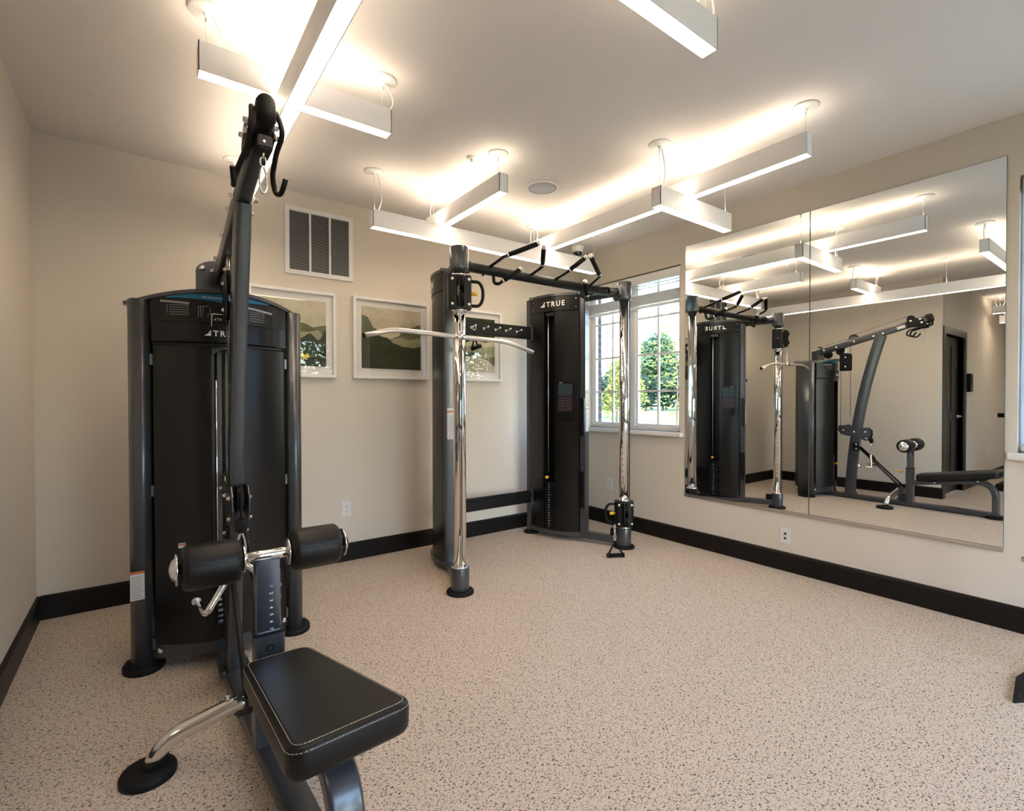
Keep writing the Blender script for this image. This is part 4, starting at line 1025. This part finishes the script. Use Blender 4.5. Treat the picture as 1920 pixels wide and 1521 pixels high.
# sliding carriages
def carriage(side, zc, P_, U_, V_, O_):
    """handle points to the inner side"""
    Z = V((0, 0, 1)); q = MB(); pl = rrect(.135, .115, .03)
    q.prism([(a, b_) for a, b_ in rrect(.150, .112, .035, 6)], O_+U_*.0+Z*(zc-.105), V_, U_, Z*.210, smooth=False); cg = q.build('carriage', M_blackm, C)
    q = MB(); bolts = []
    for t in (-.052, .052):
        for zz in (-.078, .078): q.lathe([(.010, 0), (.010, .003), (.006, .005), (.001, .005)], O_+V_*t*1.0-U_*.0555+Z*(zc+zz), -U_, 14)
    for zz in (-.045, .05): q.lathe([(.008, 0), (.008, .004), (.001, .006)], O_-V_*.004-U_*.088+Z*(zc+zz), -U_, 12)
    q.build('bolt', M_steel, cg)
    # swivel pulley in front
    q = MB()
    for t in (-.020, .012): q.prism([(a, b_) for a, b_ in rrect(.055, .19, .022)], O_+V_*t-U_*.076+Z*zc, -U_, Z, V_*.007)
    q.build('pulley_frame', M_blackm, cg)
    q = MB()
    for zz in (-.045, .05): q.lathe([(.040, -.008), (.032, 0), (.040, .008)], O_-V_*.001-U_*.075+Z*(zc+zz), V_, 22)
    q.build('pulley', M_rub, cg)
    q = MB(); a = O_-V_*.06; n_ = -V_
    q.tube(fillet([a+Z*(zc+.078), a+n_*.070+Z*(zc+.078), a+n_*.092+Z*(zc+.040), a+n_*.096+Z*zc, a+n_*.092+Z*(zc-.040), a+n_*.070+Z*(zc-.078), a+Z*(zc-.078)], .025, 5), .0105, 12); q.build('handle', M_rub, cg)
    q = MB(); q.lathe([(.009, 0), (.009, .012), (.013, .015), (.013, .044), (.010, .046)], O_+n_*.072+Z*zc, n_, 16); q.build('release_knob', M_yel, cg)
    q = MB(); q.prism([(-.012, -.03), (.012, -.03), (.012, .03), (-.012, .03)], O_+V_*.0195-U_*.076+Z*zc, -U_, Z, V_*.001); q.build('warning_label', M_stick, cg)
    q = MB(); q.lathe([(.043, -.118), (.050, -.117), (.050, -.104)], O_+Z*zc, Z, 28); q.lathe([(.050, .104), (.050, .117), (.043, .118)], O_+Z*zc, Z, 28); q.build('glide_bushing', M_chr, cg)
carriage(-1, 1.918, PL, UL, VL, OL); carriage(1, .285, PR, V((.60, .80, 0)), V((.80, -.60, 0)), OR_)

# lat bar hanging from the left carriage
hb = V((1.602, 2.690, 1.628))
r = thing('lat_bar', 'long bent steel pulldown bar hanging across the left chrome post', 'pull bar', tuple(hb))
e0, e1, e2, e3 = V((1.010, 2.695, 1.593)), V((1.160, 2.700, 1.640)), V((1.965, 2.690, 1.630)), V((2.200, 2.690, 1.578))
e0 = V((.992, 2.705, 1.594)); e1 = V((1.160, 2.700, 1.640)); e2 = V((1.942, 2.685, 1.622)); e3 = V((2.172, 2.685, 1.563))
mid_ = V((1.590, 2.690, 1.628))
q = MB(); q.tube(fillet([e0, e1, mid_, e2, e3], .07, 6), .0145, 18); q.build('bar', mat('satin_steel_bar', (.72, .68, .63), .32, .85), r)
q = MB()
for a, b_ in ((e0, e1), (e3, e2)):
    d_ = (b_-a).normalized(); q.tube([a-d_*.004, a+d_*.002], .0155, 16)
q.build('end_plug', M_rub, r)
q = MB(); q.tube([mid_-V((.035, 0, -.0008)), mid_+V((.035, 0, 0))], .0175, 18); q.tube([mid_+V((0, math.cos(2*PI*k/12)*.004, .024+.011*math.sin(2*PI*k/12)))+V((.011*math.cos(2*PI*k/12), 0, 0)) for k in range(12)], .004, 8, closed=True); q.build('swivel_eye', M_chr, r)
q = MB(); q.tube(carabiner(None, (1.592, 2.690, 1.735), .085, (1, 0, 0), .014), .0040, 8, closed=True); q.build('snap_hook', M_bolt, r)
q = MB(); chain(q, (1.592, 2.690, 1.800), 3, .024); q.build('chain_link', M_bolt, r)
# stirrup handle lying at the low carriage
def stirrup(name, lab, top, base, wid_dir, strap_pts, grp=None, h=.11):
    top, wd = V(top), V(wid_dir).normalized(); c = V(base)
    r = thing(name, lab, 'cable handle', tuple(c), grp)
    q = MB()
    for s in (-1, 1):
        e_ = c+wd*s*.062; q.prism([(-.012, -.002), (.012, -.002), (.012, .002), (-.012, .002)], top, wd.cross((e_-top).normalized()).normalized(), wd, (e_-top)) if False else q.tube([top, e_], [.007, .008], 8)
    q.build('strap', M_rub, r)
    q = MB(); q.tube([c-wd*.062, c+wd*.062], .0155, 16); q.build('grip', M_grip, r)
    q = MB()
    for s in (-1, 1): q.lathe([(.019, -.004), (.019, .004)], c+wd*s*.064, wd, 14)
    q.build('end_disc', M_rub, r)
    return r
r = stirrup('stirrup_handle', 'black stirrup handle lying on the floor at the right chrome post', (3.035, 2.715, .105), (2.975, 2.655, .018), (.86, -.50, 0), None)
q = MB(); q.tube(carabiner(None, (3.040, 2.722, .190), .085, (1, 0, 0), .014), .0038, 8, closed=True); q.build('snap_hook', M_bolt, r)
q = MB(); chain(q, (3.045, 2.728, .235), 2, .024); q.build('chain_link', M_bolt, r)
q = MB()
r = thing('strap_handle', 'black strap handle hanging from a chrome peg on the cross beam', 'cable handle', (2.23, 3.53, 1.70))
q.tube([V((2.23, 3.535, 1.835))+V((.016*math.sin(2*PI*k/12), 0, .018*math.cos(2*PI*k/12))) for k in range(12)], .004, 8, closed=True); q.build('ring', M_chr, r)
q = MB(); q.tube([(2.23, 3.535, 1.818), (2.232, 3.535, 1.76)], .006, 8); q.tube([(2.232, 3.535, 1.76), (2.205, 3.53, 1.66)], .007, 8); q.tube([(2.232, 3.535, 1.76), (2.262, 3.53, 1.69)], .007, 8); q.build('strap', M_rub, r)
q = MB(); q.tube([(2.195, 3.525, 1.655), (2.272, 3.49, 1.685)], .016, 14); q.build('grip', M_grip, r)

# bench stand at the right edge and the machine beside it, seen in part
r = thing('exercise_machine', 'corner of a machine cut off by the right edge, dark foot plate on the floor', 'exercise machine', (3.1, .28, 0))
pl = roundpoly([(2.835, .418), (2.862, .372), (3.35, .02), (3.45, .10), (3.08, .470)], .012, 4)
q = MB(); q.prism([(2.838, .420), (2.842, .395), (2.856, .388), (3.35, .10), (3.42, .20), (3.16, .46), (2.860, .438)], (0, 0, 0), (1, 0, 0), (0, 1, 0), (0, 0, .012))
q = MB(); q.prism(roundpoly([(2.834, .412), (3.20, .200), (3.32, .40), (3.075, .438)], .014, 5), (0, 0, .0), (1, 0, 0), (0, 1, 0), (0, 0, .016)); q.build('foot_plate', M_rub, r)
q = MB(); q.lathe([(1, 0), (1, .0008)], (2.895, .398, .016), seg=14, sx=.009, sy=.004); q.build('slot', M_slot, r)
q = MB(); q.box((3.20, .215, .016), (3.25, .265, 1.10), .006); q.build('upright', M_frame, r)
q = MB(); q.cyl((3.235, .26, .490), (3.262, .448, .497), .013, 16); q.build('steel_peg', M_chr, r)
r = thing('weight_bench', 'black bench foot and grip roller just showing at the right edge of the mirror reflection', 'bench', (-2.0, .95, 0))
q = MB(); q.box((-2.14, .35, .40), (-1.86, 1.38, .47), .02); q.build('bench_pad', M_vin, r)
q = MB(); q.box((-2.025, .40, .34), (-1.975, 1.44, .385), .006); q.build('frame', M_frame, r)
for y in (.42, 1.40):
    q = MB(); q.box((-2.025, y-.025, .05), (-1.975, y+.025, .36)); q.build('leg', M_frame, r)
q = MB(); q.box((-2.22, .38, 0), (-1.78, .46, .06), .01); q.build('foot_bar', M_rub, r)
q = MB(); q.box((-2.22, 1.38, 0), (-1.78, 1.53, .09), .01); q.build('foot_bar', M_rub, r)
q = MB(); q.box((-2.02, 1.40, .36), (-1.98, 1.44, 1.06), .006); q.build('upright', M_frame, r)
q = MB(); q.cyl((-2.0, 1.42, 1.01), (-2.0, 1.545, 1.01), .030, 18); q.build('grip_roller', M_grip, r)

# ------------------------------------------------------------------ outdoors
def od(px, dist, z=0):
    a = yaw+math.atan((px-960)/F); return V((math.sin(a)*dist, math.cos(a)*dist, z))
def gz(d_): return -.15 if d_ < 9 else (-.15+1.00*((d_-9)/23)**1.15 if d_ < 32 else .85)
q = MB(); rows = []
for i in range(30):
    d_ = 5.6+i*1.4; row = []
    for j in range(15): a = math.radians(20+j*7.5); row.append(V((math.sin(a)*d_, math.cos(a)*d_, gz(d_))))
    rows.append(row)
for i in range(29):
    for j in range(14): q.add([rows[i][j], rows[i][j+1], rows[i+1][j+1], rows[i+1][j]], [(0, 1, 2, 3)], True)
for v_ in list(q.bm.verts):
    pass
q.box((W+T_+.01, -30, -.45), (60, 40, -.35)); q.box((-30, -60, -.45), (60, SY-T_-.01, -.35))
struct(q, 'trim_1', M_grass).name = 'ground'
q = MB(); rr = []
for j in range(15):
    a = math.radians(20+j*7.5); rr.append([V((math.sin(a)*d_, math.cos(a)*d_, .875)) for d_ in (31.0, 33.5)])
for j in range(14): q.add([rr[j][0], rr[j+1][0], rr[j+1][1], rr[j][1]], [(0, 1, 2, 3)])
tag(q.build('road', M_asph), kind='structure')
def leaves(q, c, rx, rz, n, size, shell=.55):
    for _ in range(n):
        while True:
            p = V((random.uniform(-1, 1), random.uniform(-1, 1), random.uniform(-1, 1)))
            if shell*random.random() < p.length < 1: break
        lump = 1+.18*math.sin(7*p.x+3*p.z)+.12*math.sin(9*p.y-4*p.z)
        w_ = V((c[0]+p.x*rx*lump, c[1]+p.y*rx*lump, c[2]+p.z*rz*lump)); a = V((random.gauss(0, 1), random.gauss(0, 1), random.gauss(0, .6))).normalized(); b_ = a.orthogonal().normalized()
        s_ = size*random.uniform(.6, 1.3); q.add([w_-a*s_, w_+b_*s_*.45, w_+a*s_, w_-b_*s_*.45], [(0, 1, 2, 3)])
def tree(label, px, d_, h, rx, M_, n=2600, trunk=.09, blobs=5, size=.16, cat='tree', name='tree', zb=None, tall=1.0):
    g = gz(d_) if zb is None else zb; c = od(px, d_); r = thing(name, label, cat, (c.x, c.y, g))
    q = MB(); q.tube([(c.x, c.y, g), (c.x+.05, c.y, g+h*.45), (c.x-.03, c.y+.04, g+h*.8)], [trunk, trunk*.7, trunk*.2], 8)
    for k in range(5):
        a = k*2.4; z_ = g+h*(.3+.1*k); q.tube([(c.x, c.y, z_), (c.x+math.cos(a)*rx*.7, c.y+math.sin(a)*rx*.7, z_+h*.18)], [trunk*.4, trunk*.1], 6)
    q.build('trunk', M_bark, r)
    q = MB()
    for k in range(blobs):
        a = random.uniform(0, 6.28); rr_ = rx*random.uniform(.1, .55); z_ = g+h*(.35+.50*k/max(1, blobs-1))
        leaves(q, (c.x+math.cos(a)*rr_, c.y+math.sin(a)*rr_, z_), rx*random.uniform(.55, .8)*(1-.35*k/blobs), h*.20*tall, n//blobs, size)
    o = q.build('foliage', M_, r, fix=False); o['kind'] = 'stuff'
tree('full green tree centred in the right half of the window', 1214, 31, 4.3, 1.9, M_leafm, 5200, size=.17, blobs=7)
tree('rounder dark green tree beside the window mullion, behind the post', 1172, 37, 3.0, 1.9, M_leafd, 3600, size=.18, blobs=5)
tree('dark green tree at the far right of the window view', 1256, 37, 2.9, 1.9, M_leafd, 4200, size=.18, blobs=6)
tree('yellow-green young tree just left of the chrome post, through the window', 1156, 19, 2.6, .75, M_leafy, 1500, .04, 5, .09)
tree('slim pale-leaved sapling at the right side of the window', 1268, 12, 3.7, .75, M_leafy, 420, .02, 7, .055)
tree('yellow-green shrub tree right of the chrome post, through the window', 1186, 21, 3.3, .7, M_leafy, 1300, .04, 6, .09)
for px, d_, h, lb in ((1117, 27.5, 1.9, 'taller dark bush at the left edge of the window view, under the grey building'), (1147, 27.6, 1.6, 'dark bush in the hedge, just left of the chrome post'), (1181, 27.4, 1.6, 'dark bush in the hedge, hidden partly by the chrome post'),
        (1211, 27.5, 1.7, 'dark bush in the hedge under the tall green tree'), (1243, 27.6, 1.6, 'dark bush in the hedge right of the tall green tree'), (1275, 27.4, 1.8, 'dark bush in the hedge at the right edge of the window view')):
    tree(lb, px, d_, h, .62, M_leafd, 1500, .05, 4, .12, 'bush', 'bush', tall=1.3)
for o in COL.objects:
    if o.name.startswith('bush'): o['group'] = 'bushes beyond the lawn'
for n_, (px, d_, w_, h, lab) in enumerate(((1118, 56, 11, 4.6, 'pale grey low building behind the bushes at the left of the window'), (1275, 64, 13, 5.8, 'grey building half hidden by the trees at the right of the window'))):
    c = od(px, d_); r = thing('building', lab, 'building', (c.x, c.y, 0)); Mz = Matrix.Translation(c) @ Matrix.Rotation(-math.radians(50), 4, 'Z')
    q = MB(); q.box((-w_/2, -3, 0), (w_/2, 3, h-1.0), M=Mz); q.build('wall', M_bldg, r)
    q = MB(); q.box((-w_/2-.3, -3.3, h-1.0), (w_/2+.3, 3.3, h-.6), M=Mz); q.build('roof', M_roof, r)
    for k in range(5): q = MB(); q.box((-w_/2+1.2+k*2.5, -3.06, 1.6), (-w_/2+2.4+k*2.5, -2.99, 2.7), M=Mz); q.build('window', M_slot, r)
r = thing('power_line', 'thin overhead wires crossing the sky beyond the window', 'wire', (20, 20, 0))
q = MB()
for k in range(3):
    a, b_ = od(1000, 40, 8.6+.9*k), od(1420, 40, 8.4+.9*k); q.tube([a, a.lerp(b_, .5)-V((0, 0, .3)), b_], .02, 4)
q.build('wire', M_slot, r)
q = MB(); a = od(960, 41); q.cyl((a.x, a.y, 0), (a.x, a.y, 11), .15, 8); q.build('pole', M_bark, r)
# greenery beyond the front window (shows only as reflections)
for i, (x, y, lb) in enumerate(((1.6, -9.5, 'tree reflected low in the left picture glass'), (4.9, -9.0, 'tree reflected at the right edge of the left picture glass'), (-3.3, -9.5, 'unseen tree added to dim the reflection in the right picture glass'))):  # third tree is added, to dim the white reflection in the right picture
    r = thing('tree', lb, 'tree', (x, y, -.35))
    q = MB(); q.cyl((x, y, -.35), (x, y, 2.2), .08, 8, .04); q.build('trunk', M_bark, r)
    q = MB()
    for k in range(4): leaves(q, (x+random.uniform(-.7, .7), y+random.uniform(-.5, .5), .8+k*.75), 1.1, .8, 420, .13)
    o = q.build('foliage', M_leafm, r, fix=False); o['kind'] = 'stuff'
